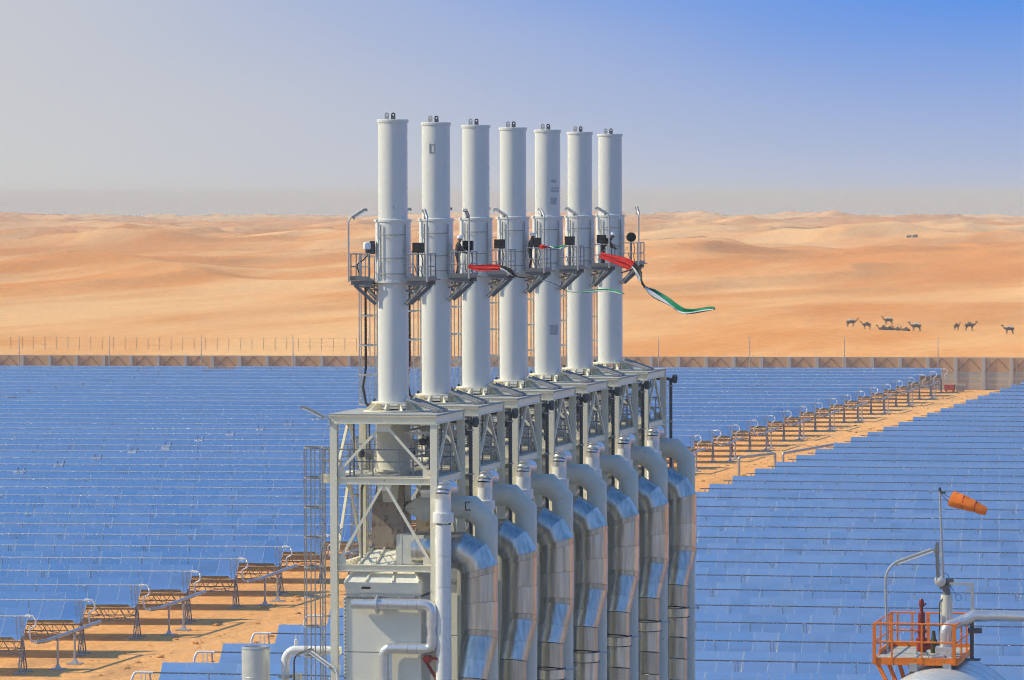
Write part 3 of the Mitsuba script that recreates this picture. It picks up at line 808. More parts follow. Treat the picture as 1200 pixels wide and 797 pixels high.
for z in (25.22, 24.70):
    upart(fr + '__floor__handrail', tube([(-2.6, YF + 0.35, z), (2.25, YF + 0.35, z), (2.25, YB - 0.3, z), (-2.6, YB - 0.3, z), (-2.6, YF + 0.35, z)], 0.028, 8), 'rail_grey', 30)
for (x, y) in [(-2.6, YF + 0.35), (-1.4, YF + 0.35), (-0.4, YF + 0.35), (0.75, YF + 0.35), (2.25, YF + 0.35), (2.25, -0.6), (2.25, 1.0), (2.25, YB - 0.3), (0.7, YB - 0.3), (-0.8, YB - 0.3), (-2.6, YB - 0.3), (-2.6, -0.9), (-2.6, 1.0)]:
    upart(fr + '__floor__rail_post', bar((x, y, 24.08), (x, y, 25.22), 0.05), 'rail_grey')
upart(fr + '__balcony', [box(-2.62, -2.16, YF + 0.3, YB - 0.2, 24.0, 24.06), box(-2.64, -2.18, YF + 0.25, YF + 0.3, 23.78, 24.16)], 'beige_paint')

labels[fr + '__gusset'] = {'label': 'gusset plates at the brace ends', 'kind': 'stuff'}
labels[fr + '__gusset_001'] = dict(labels[fr + '__gusset'])
# --- valves beside the duct inside the frame
vg = thing('valve_group', 'black valves and thin pipes on the frame floor beside the nearest stack', 'valves', 'valve groups inside the frames')
upart(vg + '__pipe', [tube(fillet([(1.0, -0.6, 24.1), (1.0, -0.6, 25.5), (1.9, -0.6, 25.5), (1.9, 0.9, 25.5)], 0.15, 4), 0.05, 8), tube(fillet([(1.5, -1.0, 24.1), (1.5, -1.0, 25.1), (0.8, -1.0, 25.1)], 0.15, 4), 0.035, 8), tube([(-1.1, -1.2, 24.1), (-1.1, -1.2, 25.0)], 0.05, 8)], 'galvanised', 40)
upart(vg + '__valve', [lathe([(0, 25.35), (0.16, 25.38), (0.2, 25.5), (0.16, 25.62), (0, 25.65)], 14, (1.45, -0.6)), lathe([(0, 25.62), (0.04, 25.62), (0.04, 25.85), (0.17, 25.85), (0.17, 25.89), (0, 25.89)], 14, (1.45, -0.6)), box(1.6, 1.9, -0.72, -0.45, 25.35, 25.75)], 'dark_steel', 30)
upart(vg + '__actuator', [lathe([(0, 24.85), (0.13, 24.85), (0.15, 25.0), (0.13, 25.15), (0, 25.15)], 14, (-1.1, -1.2)), box(0.95, 1.2, -1.1, -0.9, 24.95, 25.25)], 'dark_steel', 30)
upart(vg + '__junction_box', [box(-0.95, -0.6, 1.2, 1.4, 24.6, 25.1)], 'lamp_white')

pg = thing('pipe_cluster', 'dark thin pipes and cable trays inside the nearest frame, right of the stack base', 'pipes', 'pipe clusters inside the frames')
for k, (x, z) in enumerate(((1.35, 24.5), (1.55, 24.95), (1.75, 25.75), (1.15, 26.05))):
    upart(pg + '__pipe', tube(fillet([(x, -1.9, z), (x, 2.1, z), (x, 2.1, z + 0.5)], 0.15, 4), 0.035 + 0.012 * (k % 2), 8), 'rail_grey', 40)
for x, y in ((1.9, -1.2), (1.95, 0.6), (-1.5, 1.6), (1.1, 1.9), (-1.3, -1.7)):
    upart(pg + '__riser', tube([(x, y, 24.08), (x, y, 26.3)], 0.04, 8), 'bracket_grey', 40)
for y in (-1.5, 1.3):
    upart(pg + '__cable_tray', [box(0.8, 2.1, y, y + 0.25, 25.86, 25.89), box(0.8, 2.1, y, y + 0.02, 25.89, 25.96), box(0.8, 2.1, y + 0.23, y + 0.25, 25.89, 25.96)], 'galvanised')
for x, y, z in ((1.9, -1.35, 24.9), (-1.45, 1.45, 24.6), (1.2, 1.75, 24.8)):
    upart(pg + '__control_box', [box(x - 0.16, x + 0.16, y - 0.1, y + 0.1, z, z + 0.42), box(x - 0.12, x + 0.12, y - 0.115, y - 0.1, z + 0.05, z + 0.36)], 'bracket_grey')
for x in (XL + 0.25, XR - 0.2):
    upart(pg + '__downcomer', tube(fillet([(x, 2.0, 24.0), (x, 1.2, 23.3), (x, 1.2, 1.0)], 0.2, 5), 0.06, 8), 'bracket_grey', 40)

# --- black riser pipe behind the right rear post
br_ = thing('black_riser', 'black riser pipe with top valve behind the right rear post of the nearest frame', 'pipe', 'black riser pipes beside the frames')
upart(br_ + '__pipe', tube(fillet([(1.5, 2.75, 26.2), (2.72, 2.75, 26.2), (2.72, 2.75, 1.0)], 0.15, 5), 0.085, 10), 'dark_steel', 40)
upart(br_ + '__valve', [lathe([(0, 25.95), (0.1, 25.97), (0.15, 26.1), (0.15, 26.32), (0.1, 26.42), (0, 26.44)], 14, (2.95, 2.7)), tube([(2.72, 2.75, 26.2), (3.0, 2.7, 26.2)], 0.06, 8)], 'dark_steel', 40)
upart(br_ + '__clamp', [box(2.58, 2.86, 2.66, 2.84, z, z + 0.06) for z in np.arange(3, 26, 1.9)], 'galvanised')

# --- heater casing
hc = thing('heater_casing', 'beige sheet steel heater casing with pyramid hood under the nearest frame', 'heater', 'heater casings under the frames')
X0, X1, Y0, Y1 = -1.50, 1.78, -2.47, 1.9
for k, z in enumerate(np.arange(19.0, 1.0, -2.35)):
    upart(hc + '__wall_panel', [box(X0, X1, Y0, Y1, max(0, z - 2.335), z - 0.015)], 'casing_paint')
upart(hc + '__corner_trim', [box(X0 - 0.06, X0 + 0.1, Y0 - 0.035, Y0, 0, 19.0), box(X1 - 0.1, X1 + 0.04, Y0 - 0.035, Y0, 0, 19.0)], 'casing_paint')
bz = np.arange(12, 18.95, 0.16)
upart(hc + '__bolt', [bar((X0 - 0.02, Y0 - 0.075, z), (X0 + 0.05, Y0 - 0.06, z + 0.07), 0.045) for z in bz] + [bar((x, Y0 - 0.075, 18.9), (x + 0.07, Y0 - 0.06, 18.97), 0.045) for x in np.arange(X0, X1, 0.16)], 'rail_grey')
labels[hc + '__bolt'] = {'label': 'rows of flange bolts along the casing edges', 'kind': 'stuff'}
upart(hc + '__flange', [box(X0 - 0.02, X1 + 0.05, Y0 - 0.11, Y0 - 0.02, 19.06, 19.12), bar((X0 + 0.1, Y0 - 0.13, 19.03), (X1 - 0.2, Y0 - 0.13, 19.03), 0.06)], 'rail_grey')
upart(hc + '__fascia', [frustum(X0 + 0.05, X1, Y0 + 0.05, Y1, 19.1, X0 - 0.03, X1 + 0.03, Y0 - 0.12, Y1 + 0.1, 19.62)], 'casing_paint')
upart(hc + '__fascia__vent_slot', box(-0.75, -0.38, Y0 - 0.09, Y0 + 0.2, 19.34, 19.43), 'cloth_black')
upart(hc + '__hood', [frustum(X0 - 0.03, X1 + 0.03, Y0 - 0.12, Y1 + 0.1, 19.625, -0.75, 0.62, -0.6, 0.65, 20.98)], 'casing_paint')
for xa, xb in ((-0.55, -0.2), (0.62, 0.3), (-1.45, -0.72), (1.75, 0.6)):
    upart(hc + '__hood__rib', bar((xa, Y0 - 0.12, 19.66), (xb, -0.62, 21.0), 0.07, 0.12), 'beige_paint')
upart(hc + '__convection_box', [box(-0.78, 0.58, -0.7, 0.7, 20.98, 21.92), box(-0.78, 0.58, -0.7, 0.7, 21.96, 22.85), box(-0.8, 0.6, -0.72, 0.72, 21.925, 21.955), box(-0.86, 0.66, -0.78, 0.78, 20.93, 21.02), box(-0.83, 0.63, -0.75, 0.75, 22.83, 22.9)], 'rust_casing')
upart(hc + '__neck', [frustum(-0.72, 0.6, -0.65, 0.65, 22.9, -0.6, 0.6, -0.6, 0.6, 23.7)], 'rust_casing')

# --- painted air duct
ad = thing('air_duct', 'painted beige air duct bending down in front of the nearest frame', 'duct', 'painted air ducts bending down beside the frames')
ra = 0.485
oct_ = [(1.35, 0.0), (0.6, 0.0)]
def hexcone():
    rings = []
    for x, hh, ww in ((0.62, 0.14, 0.5), (1.35, 0.56, 0.56), (2.2, 0.56, 0.56)):
        rings.append([(x, -0.1 - ww, 22.66), (x, -0.1 - ww * 0.6, 22.66 + hh), (x, -0.1 + ww * 0.6, 22.66 + hh), (x, -0.1 + ww, 22.66), (x, -0.1 + ww * 0.6, 22.66 - hh), (x, -0.1 - ww * 0.6, 22.66 - hh)])
    v = np.array(rings).reshape(-1, 3); f = []
    for a in range(2):
        for b in range(6):
            c = (b + 1) % 6
            f += [(a * 6 + b, a * 6 + 6 + b, a * 6 + 6 + c), (a * 6 + b, a * 6 + 6 + c, a * 6 + c)]
    return trimesh.Trimesh(v, np.array(f), process=False)
upart(ad + '__transition', hexcone(), 'duct_paint')
upart(ad + '__straight', [tube([(2.1, -0.1, 22.68), (3.06, -0.1, 22.68)], ra, 32), tube([(3.0, -0.1, 22.68), (3.06, -0.1, 22.68)], ra + 0.012, 32)], 'duct_paint', 40)
upart(ad + '__elbow', tube([(3.064, -0.1, 22.68), (3.46, -0.1, 22.68), (4.08, -0.1, 22.06), (4.08, -0.1, 21.2)], ra, 32), 'duct_paint', 50)
upart(ad + '__downpipe', [tube([(4.08, -0.1, 21.2), (4.08, -0.1, 1.0)], ra, 32)] + [tube([(4.08, -0.1, z), (4.08, -0.1, z + 0.03)], ra + 0.008, 32) for z in np.arange(4, 21, 2.4)], 'duct_paint', 40)

# --- clad flue duct in sheet sections
fd = thing('flue_duct', 'shiny metal clad flue duct with mitred bends, nearest and leftmost of the seven', 'duct', 'shiny clad flue ducts in a receding row')
yf = -1.4
pathA = [(1.3, yf, 20.94), (3.3, yf, 20.94), (3.8, yf, 20.65), (4.09, yf, 20.15), (4.09, yf, 17.25), (3.95, yf - 0.72, 15.55), (3.95, yf - 0.72, 1.0)]
radA = [0.785, 0.785, 0.785, 0.785, 0.785, 0.60, 0.60]


def cut(path, rad, i, zs):
    """Sections of straight run i of the mitred path between the heights zs (None: its own ends)."""
    return None


full = tube(pathA, radA, 40, False)
N = 40
RINGS = full.vertices.reshape(len(pathA), N, 3)


def run(i, t0, t1, lift=0.0):
    """The piece of run i between the fractions t0 and t1, as sheet with a turned-in edge."""
    a, b = RINGS[i] + (RINGS[i + 1] - RINGS[i]) * t0, RINGS[i] + (RINGS[i + 1] - RINGS[i]) * t1
    ca, cb = a.mean(0), b.mean(0)
    k = lambda r, c, s: c + (r - c) * s
    rings = [k(a, ca, 0.97), k(a, ca, 1 + lift), k(b, cb, 1 + lift), k(b, cb, 0.97)]
    v = np.vstack(rings)
    f = []
    for q_ in range(3):
        for j_ in range(N):
            j2 = (j_ + 1) % N
            f += [(q_ * N + j_, q_ * N + j2, (q_ + 1) * N + j2), (q_ * N + j_, (q_ + 1) * N + j2, (q_ + 1) * N + j_)]
    return trimesh.Trimesh(v, np.array(f), process=False)


def seq(i, marks):
    for a, b in zip(marks[:-1], marks[1:]):
        seq.n += 1
        upart(fd + '__cladding_section', run(i, a + 0.002, b - 0.002, 0.006 * (seq.n % 2)), f'cladding_{seq.n * 7 % 3}', 35)
seq.n = 0
seq(0, [0, 0.5, 1]); seq(1, [0, 1]); seq(2, [0, 1]); seq(3, [0, 0.1, 0.5, 0.91, 1]); seq(4, [0, 0.55, 1])
L5 = 14.55
seq(5, [0, 1.15 / L5] + [(1.62 + 1.12 * k) / L5 for k in range(6)] + [1.0])
for z in (14.40, 13.93):
    upart(fd + '__expansion_collar__flange_ring', lathe([(0.6, z - 0.02), (0.71, z - 0.02), (0.71, z + 0.02), (0.6, z + 0.02)], 40, (3.95, yf - 0.72)), 'dark_steel', 30)
upart(fd + '__expansion_collar', lathe([(0.6, 13.94), (0.668, 13.95), (0.668, 14.38), (0.6, 14.39)], 40, (3.95, yf - 0.72)), 'cladding_1', 30)
upart(fd + '__rectangular_duct', [box(0.62, 1.8, yf - 0.6, yf + 0.6, 20.35, 21.6), box(0.8, 0.86, yf - 0.63, yf + 0.63, 20.32, 21.63)], 'duct_paint')
upart(fd + '__tap', [tube([(4.6, yf - 0.6, 14.36), (5.0, yf - 0.25, 14.36)], 0.03, 8), box(4.98, 5.06, yf - 0.31, yf - 0.19, 14.28, 14.44)], 'galvanised')

# --- white insulated pipe with a gored elbow
wp = thing('insulated_pipe', 'pale insulated riser pipe with gored elbow before the nearest frame, leftmost of its row', 'pipe', 'pale insulated riser pipes')
xw, yw, rw = 2.83, -2.65, 0.325
for k, z in enumerate(np.arange(1.0, 22.1, 1.32)):
    upart(wp + '__pipe_section', tube([(xw, yw, z + 0.004), (xw, yw, min(z + 1.316, 22.2))], rw + 0.005 * (k % 2), 28), 'white_pipe', 40)
upart(wp + '__collar', lathe([(rw - 0.02, 22.2), (0.44, 22.21), (0.44, 22.63), (rw - 0.02, 22.64)], 28, (xw, yw)), 'white_pipe', 30)
upart(wp + '__pipe_section', tube([(xw, yw, 22.6), (xw, yw, 23.2)], rw, 28), 'white_pipe', 40)
pe = fillet([(xw, yw, 23.2), (xw, yw, 23.66), (xw + 0.12, yw + 0.8, 23.6)], 0.42, 4)
for k in range(len(pe) - 1):
    upart(wp + '__elbow_gore', tube([pe[k], pe[k + 1]], rw + 0.006 * (k % 2), 28), 'silver_wrap', 40)
upart(wp + '__pipe_section', tube(fillet([(xw + 0.12, yw + 0.8, 23.6), (xw + 0.05, yw + 1.15, 23.5), (xw - 1.2, yw + 1.2, 23.4)], 0.3, 4), rw * 0.98, 28), 'silver_wrap', 40)

# --- copies of the unit down the row
for u in range(1, 7):
    M = T().translate([0, STEP * u, 0])
    w = WHERE[u]
    last = u == 6
    dup(stack, 'exhaust_stack', M, 'pale grey exhaust stack, farthest and rightmost of the seven' if last else f'pale grey exhaust stack, {w} of the seven from the left', 'seven exhaust stacks in a receding row')
    dup(plat, 'service_platform', M, f'grey bracketed service platform on the {w} stack from the left')
    dup(fr, 'steel_frame', M, f'beige steel support frame under the {w} stack from the left')
    dup(vg, 'valve_group', M, f'black valves and thin pipes inside the frame under the {w} stack from the left')
    dup(pg, 'pipe_cluster', M, f'dark thin pipes and cable trays inside the frame under the {w} stack from the left')
    dup(br_, 'black_riser', M, f'black riser pipe at the right rear post of the frame under the {w} stack')
    dup(ad, 'air_duct', M, f'painted beige air duct bending down beside the {w} frame from the left')
    dup(fd, 'flue_duct', M, f'shiny metal clad flue duct, {w} of the seven from the left')
    dup(wp, 'insulated_pipe', M, f'pale insulated pipe with a gored elbow, {w} of the row from the left')
    new = dup(hc, 'heater_casing', M, f'beige heater casing with a hood behind the flue ducts, {w} of the row')

# --- small hatches that only some units have
key = thing('inspection_hatch', 'small square hatch frame near the top of the second stack', 'hatch')
put(key, [bar((x0, -0.645, z0), (x1, -0.645, z1), 0.03) for (x0, z0, x1, z1) in ((-0.12, 37.9, 0.1, 37.9), (-0.12, 38.25, 0.1, 38.25), (-0.12, 37.86, -0.12, 38.3), (0.1, 37.86, 0.1, 38.3))], 'rail_grey', False, T().translate([OX, OY + STEP, 0]))
def shell_patch(r, a0, a1, z0, z1, n=8):
    a = np.linspace(a0, a1, n)
    v = np.vstack([np.stack([q * np.cos(a), q * np.sin(a), 0 * a + z], 1) for q in (r, r - 0.03) for z in (z0, z1)])
    f = []
    for i in range(n - 1):
        f += [(i, i + 1, n + i + 1), (i, n + i + 1, n + i)]
    f += [(0, n, 2 * n), (n, 3 * n, 2 * n), (n - 1, 3 * n - 1, 2 * n - 1), (2 * n - 1, 3 * n - 1, 4 * n - 1)]
    for i in range(n - 1):
        f += [(i, 2 * n + i + 1, i + 1), (i, 2 * n + i, 2 * n + i + 1), (n + i, n + i + 1, 3 * n + i + 1), (n + i, 3 * n + i + 1, 3 * n + i)]
    return trimesh.Trimesh(v, np.array(f), process=False)


mat('bare_patch', grained((0.34, 0.34, 0.33), (0.42, 0.42, 0.41), 5.0), 0.5)
for k, (zr, a0, a1, z0, z1, lab) in enumerate([(0.655, 0.12, 0.85, 29.1, 29.6, 'grey repair plate low on the fifth stack from the left'), (0.63, 0.25, 0.7, 36.62, 36.78, 'uppermost small grey plate on the fifth stack from the left'),
                                               (0.63, 0.2, 1.05, 36.15, 36.4, 'middle grey plate on the upper shell of the fifth stack'), (0.63, 0.2, 0.75, 35.55, 35.9, 'lowest grey plate on the upper shell of the fifth stack')]):
    key = thing('repair_plate', lab, 'plate', 'grey plates on the fifth stack')
    put(key, shell_patch(zr, FA + a0, FA + a1, z0, z1), 'bare_patch', False, T().translate([OX, OY + 4 * STEP, 0]))
key = thing('lifting_bracket', 'small black bracket fixed on the elbow of the nearest painted duct', 'bracket')
put(key, [bar((3.3, -0.62, 22.58), (3.3, -0.62, 22.96), 0.035), bar((3.3, -0.62, 22.94), (3.52, -0.62, 22.94), 0.035), bar((3.3, -0.62, 22.6), (3.52, -0.62, 22.6), 0.035), bar((3.3, -0.62, 22.94), (3.3, -0.5, 22.94), 0.03), bar((3.3, -0.62, 22.6), (3.3, -0.5, 22.6), 0.03)], 'dark_steel', False, U0)

# ------------------------------------------------------------------ pipes, vessel and lamps round the nearest unit
key = thing('pipe_loop', 'silver wrapped pipe loop before the beige casing, turning down twice', 'pipe')
yp = -2.85
upart(key + '__stub', tube([(-1.08, yp, 18.73), (0.0, yp, 18.73)], 0.215, 24), 'silver_wrap', 40)
upart(key + '__flange', [tube([(-0.02, yp, 18.72), (0.06, yp, 18.72)], 0.40, 24)], 'silver_wrap', 30)
upart(key + '__upper_run', tube(fillet([(0.05, yp, 18.75), (2.38, yp, 18.75), (2.38, yp, 17.8)], 0.34, 6), 0.235, 24), 'silver_wrap', 50)
upart(key + '__drop', tube([(2.38, yp, 18.0), (2.38, yp, 17.2)], 0.20, 24), 'silver_wrap', 50)
upart(key + '__lower_run', tube(fillet([(2.38, yp, 17.4), (2.38, yp, 16.87), (0.27, yp, 16.87), (0.27, yp, 1.0)], 0.34, 6), 0.225, 24), 'silver_wrap', 50)
for x in (0.5, 1.35, 1.75):
    upart(key + '__band', [tube([(x, yp, 18.75), (x + 0.03, yp, 18.75)], 0.242, 24), tube([(x, yp, 16.87), (x + 0.03, yp, 16.87)], 0.232, 24)], 'galvanised', 30)
upart(key + '__tracer', tube([(0.58, yp - 0.05, 16.7), (0.58, yp - 0.05, 1.0)], 0.06, 10), 'white_pipe', 40)
key = thing('pipe_support', 'dark red bracket under the lower silver pipe bend', 'bracket')
upart(key, [box(2.0, 2.6, yp - 0.15, yp + 0.15, 16.42, 16.52), bar((2.1, yp, 16.35), (2.65, yp + 0.3, 15.3), 0.12), box(2.05, 2.3, yp - 0.18, yp + 0.18, 16.3, 16.6)], 'red_valve')

key = thing('vertical_vessel', 'upright silver metal vessel with a recessed lid, bottom left of the picture', 'vessel')
vc = (-5.97, -0.6)
upart(key + '__shell', [lathe([(0.6, 1.0), (0.6, 16.5)], 36, vc), lathe([(0.6, 15.3), (0.608, 15.31), (0.608, 15.34), (0.6, 15.35)], 36, vc)], 'tank_shell', 40)
upart(key + '__lid', [lathe([(0.56, 16.5), (0.62, 16.5), (0.62, 16.56), (0.54, 16.62), (0.5, 16.62), (0.5, 16.5), (0, 16.46)], 36, vc)], 'galvanised', 30)
upart(key + '__skirt', [lathe([(0.75, 0), (0.62, 1.0)], 24, vc)], 'beige_paint', 30)

key = thing('vent_pipe', 'cream pipe turning over at the left of the nearest frame', 'pipe')
upart(key + '__pipe', tube(fillet([(-4.66, -0.6, 1.0), (-4.66, -0.6, 16.5), (-2.2, -0.6, 16.5)], 0.5, 8), 0.18, 20), 'white_pipe', 50)
upart(key + '__stub', [lathe([(0.0, 16.6), (0.07, 16.6), (0.07, 16.95), (0.02, 16.97), (0.02, 17.15), (0, 17.15)], 12, (-4.19, -0.6))], 'white_pipe', 30)
upart(key + '__flange', [lathe([(0.17, 15.3), (0.3, 15.3), (0.3, 15.42), (0.17, 15.42)], 20, (-4.66, -0.6)), box(-4.3, -3.95, -0.8, -0.4, 15.2, 15.5)], 'galvanised', 30)

lamp('yard_lamp', (-4.05, -1.4, 3.0), (-4.05, -1.4, 16.35), (-3.25, -1.35, 16.66), 'black bent lamp post at the bottom left, before the cream pipe', 'lamps before the nearest frame', body='dark_steel', length=0.8, rad=0.4, M=U0)
lamp('yard_lamp', (-1.72, -2.9, 3.0), (-1.72, -2.9, 15.9), (-3.0, -2.6, 16.7), 'pale bent lamp post before the left front post of the frame', 'lamps before the nearest frame', body='white_pipe', length=0.9, rad=0.5, M=U0)
lamp('deck_lamp', (-2.1, -2.55, 26.3), (-2.12, -2.55, 26.55), (-3.3, -2.5, 27.1), 'white tube lamp tilted out from the top left corner of the nearest frame', 'lamps before the nearest frame', body='galvanised', rad=0.1, M=U0)

# ------------------------------------------------------------------ orange platform on the tank, bottom right
tk = thing('expansion_tank', 'large silver horizontal tank with a domed end under the orange platform', 'tank')
TC = (-19.2, 17.85)
R_ = 2.42
prof = [(0.0, 144.6)] + [(R_ * math.sin(a), 145.9 - 1.3 * math.cos(a)) for a in np.linspace(0.12, H, 12)]
head = lathe([(r, y) for r, y in prof], 56)
shell = lathe([(R_, 145.9), (R_, 149.6)] + [(R_ * math.cos(a), 149.6 + 1.3 * math.sin(a)) for a in np.linspace(0.1, H, 8)], 56)
RX = trimesh.transformations.rotation_matrix(-H, [1, 0, 0])
for m_ in (head, shell):
    m_.apply_transform(RX); m_.apply_translation((TC[0], 0, TC[1]))
put(tk + '__domed_head', head, 'tank_shell', 40)
put(tk + '__shell', shell, 'tank_shell', 40)
seam = cat([lathe([(R_ - 0.01, y), (R_ + 0.012, y + 0.01), (R_ + 0.012, y + 0.05), (R_ - 0.01, y + 0.06)], 56) for y in (145.9, 147.1, 148.3, 149.5)])
seam.apply_transform(RX); seam.apply_translation((TC[0], 0, TC[1]))
put(tk + '__shell__seam_band', seam, 'galvanised', 30)
for y in (146.4, 149.2):
    put(tk + '__saddle', [box(TC[0] - 2.0, TC[0] + 2.0, y - 0.25, y + 0.25, 14.6, 16.2)], 'concrete')
    for s in (-1.7, 1.7):
        put(tk + '__leg', ibeam((TC[0] + s, y, 0), (TC[0] + s, y, 14.6), 0.35, 0.35, up=(0, 1, 0)), 'beige_paint')
put(tk + '__cross_beam', [ibeam((TC[0] - 1.7, y, 10), (TC[0] + 1.7, y, 10), 0.2, 0.3) for y in (146.4, 149.2)] + [ibeam((TC[0] + s, 146.6, 10), (TC[0] + s, 149.0, 10), 0.2, 0.3) for s in (-1.7, 1.7)], 'beige_paint')

op = thing('orange_platform', 'orange railed maintenance platform on top of the silver tank', 'platform')
ax0, ax1, ay0, ay1, az = -21.45, -18.62, 146.0, 150.0, 20.58
zt = az + 1.16
put(op + '__deck_frame', [box(ax0, ax1, ay0, ay0 + 0.06, az - 0.22, az + 0.02), box(ax0, ax1, ay1 - 0.06, ay1, az - 0.22, az + 0.12), box(ax0, ax0 + 0.06, ay0 + 0.06, ay1 - 0.06, az - 0.22, az + 0.02), box(ax1 - 0.06, ax1, ay0 + 0.06, ay1 - 0.06, az - 0.22, az + 0.02), box(ax0, ax0 + 0.06, ay0 + 1.2, ay1 - 0.06, az + 0.02, az + 0.18)], 'orange_paint')
put(op + '__deck', [box(ax0 + 0.07, ax1 - 0.07, ay0 + 0.07 + 0.97 * k, ay0 + 1.02 + 0.97 * k, az - 0.06, az) for k in range(4)], 'grating')
posts = [(ax0 + 0.03, ay0), (ax0 + 0.62, ay0), (ax0 + 1.62, ay0), (ax1 - 0.12, ay0), (ax0 + 0.03, ay0 + 1.4), (ax0 + 0.03, ay1 - 0.8), (ax0 + 0.03, ay1), (ax0 + 0.25, ay1), (ax0 + 0.75, ay1), (ax0 + 1.15, ay1), (ax0 + 1.3, ay1), (ax1 - 0.05, ay1), (ax1 - 0.03, ay0 + 1.2), (ax1 - 0.03, ay0 + 2.6)]
for k, (x, y) in enumerate(posts):
    put(op + '__rail_post', bar((x, y, az - 0.2), (x, y, zt), 0.11 if k in (0, 3, 6, 10) else 0.06), 'orange_paint')
for z in (zt, az + 0.55):
    put(op + '__handrail', tube([(ax0 + 0.03, ay0, z), (ax1 - 0.03, ay0, z), (ax1 - 0.03, ay1, z)], 0.03, 8), 'orange_paint', 30)
    put(op + '__handrail', tube([(ax0 + 0.03, ay0, z), (ax0 + 0.03, ay1, z), (ax0 + 0.9, ay1, z)], 0.03, 8), 'orange_paint', 30)
put(op + '__handrail', tube([(ax0 + 1.2, ay1, zt), (ax1, ay1, zt)], 0.03, 8), 'orange_paint', 30)
for k in range(4):
    put(op + '__brace', bar((ax0 + 0.1 + 0.3 * k, ay0 + 0.3 + 0.4 * k, az - 0.22), (ax0 + 0.95 + 0.12 * k, ay0 + 0.3 + 0.4 * k, az - 1.9), 0.12), 'orange_paint')
for x in (ax0 + 1.35, ax1 - 0.35):
    put(op + '__deck_frame__clip', [box(x - 0.14, x + 0.14, ay0 - 0.1, ay0 + 0.05, az - 0.42, az - 0.16)], 'galvanised')

key = thing('relief_valve', 'dark red spring relief valve standing on the orange platform', 'valve')
rv = (-20.0, 147.2)
put(key + '__body', [lathe([(0.11, az + 0.12), (0.17, az + 0.14), (0.17, az + 0.42), (0.2, az + 0.44), (0.2, az + 0.56), (0.13, az + 0.6), (0.13, az + 0.75), (0.19, az + 0.77), (0.19, az + 0.83), (0.13, az + 0.88), (0.12, az + 1.4), (0.09, az + 1.46), (0, az + 1.46)], 20, rv)], 'red_valve', 30)
put(key + '__cap', [lathe([(0.06, az + 1.46), (0.06, az + 1.62), (0.085, az + 1.64), (0.085, az + 1.82), (0.04, az + 1.9), (0, az + 1.9)], 14, rv), bar((rv[0], rv[1], az + 1.6), (rv[0] + 0.16, rv[1], az + 1.74), 0.05), tube([(rv[0], rv[1], az + 0.3), (rv[0] + 0.32, rv[1], az + 0.3)], 0.11, 12)], 'red_valve', 30)
put(key + '__base_flange', [lathe([(0.1, az), (0.24, az), (0.24, az + 0.06), (0.16, az + 0.12), (0.1, az + 0.12)], 20, rv)], 'galvanised', 30)
key = thing('green_valve', 'small dark green valve behind the red relief valve', 'valve')
put(key, [lathe([(0.1, az), (0.12, az + 0.3), (0.16, az + 0.36), (0.08, az + 0.5), (0.05, az + 0.75), (0, az + 0.76)], 14, (-19.68, 147.9)), tube([(-19.68, 147.9, az + 0.25), (-19.3, 147.9, az + 0.25)], 0.1, 12)], 'scrub_leaf', 30)

key = thing('silver_pipe', 'silver wrapped pipe rising from the tank and running off to the right', 'pipe')
put(key + '__riser', tube(fillet([(-19.15, 146.8, az), (-19.15, 146.8, az + 0.98), (-18.75, 146.95, az + 1.12), (-18.3, 147.1, az + 1.32), (-17.9, 147.15, az + 1.36)], 0.4, 6), 0.185, 24), 'silver_wrap', 50)
put(key + '__elbow', tube(fillet([(-18.55, 147.0, az + 1.18), (-18.2, 147.1, az + 1.36), (-17.7, 147.15, az + 1.36)], 0.3, 5), 0.20, 24), 'silver_wrap', 50)
for k in range(5):
    put(key + '__pipe_section', tube([(-17.7 + 1.25 * k, 147.15, az + 1.36), (-16.46 + 1.25 * k, 147.15, az + 1.355)], 0.18 + 0.004 * (k % 2), 24), 'silver_wrap', 40)
put(key + '__base_box', [box(-19.45, -18.9, 146.55, 147.05, az, az + 0.34), lathe([(0.1, az), (0.28, az), (0.28, az + 0.08), (0.1, az + 0.08)], 16, (-19.4, 146.45))], 'silver_wrap')
put(key + '__support', [bar((-18.28, 147.1, az - 0.1), (-18.28, 147.1, az + 1.15), 0.12), box(-18.4, -17.95, 147.0, 147.2, az + 0.78, az + 0.95), box(-18.5, -18.0, 146.95, 147.25, az - 0.14, az - 0.08)], 'dark_steel')

key = thing('control_valve', 'silver actuator head on a thick grey riser pipe above the platform', 'valve')
put(key + '__riser', tube([(-19.2, 147.6, az), (-19.2, 147.6, az + 2.0)], 0.2, 20), 'duct_paint', 40)
put(key + '__bonnet', [tube(fillet([(-19.2, 147.6, az + 1.9), (-19.2, 147.6, az + 2.15), (-19.3, 147.55, az + 2.4)], 0.2, 4), 0.13, 14), box(-19.42, -19.1, 147.4, 147.75, az + 2.2, az + 2.35)], 'bracket_grey', 30)
disc = lathe([(0, -0.1), (0.14, -0.09), (0.2, -0.02), (0.2, 0.06), (0.12, 0.1), (0, 0.12)], 22); disc.apply_transform(trimesh.transformations.rotation_matrix(H, [1, 0, 0])); disc.apply_translation((-19.38, 147.35, az + 2.5))
put(key + '__actuator', disc, 'tank_shell', 40)
put(key + '__tubing', [tube(fillet([(-19.42, 147.45, az), (-19.42, 147.45, az + 1.75), (-19.2, 147.45, az + 2.0)], 0.15, 4), 0.025, 8), tube([(-19.3, 147.4, az + 2.6), (-19.05, 147.4, az + 2.35), (-18.95, 147.4, az + 2.5)], 0.03, 8), box(-19.2, -18.95, 147.3, 147.5, az + 2.38, az + 2.56)], 'dark_steel', 40)
a = np.linspace(0, 2 * math.pi, 14)
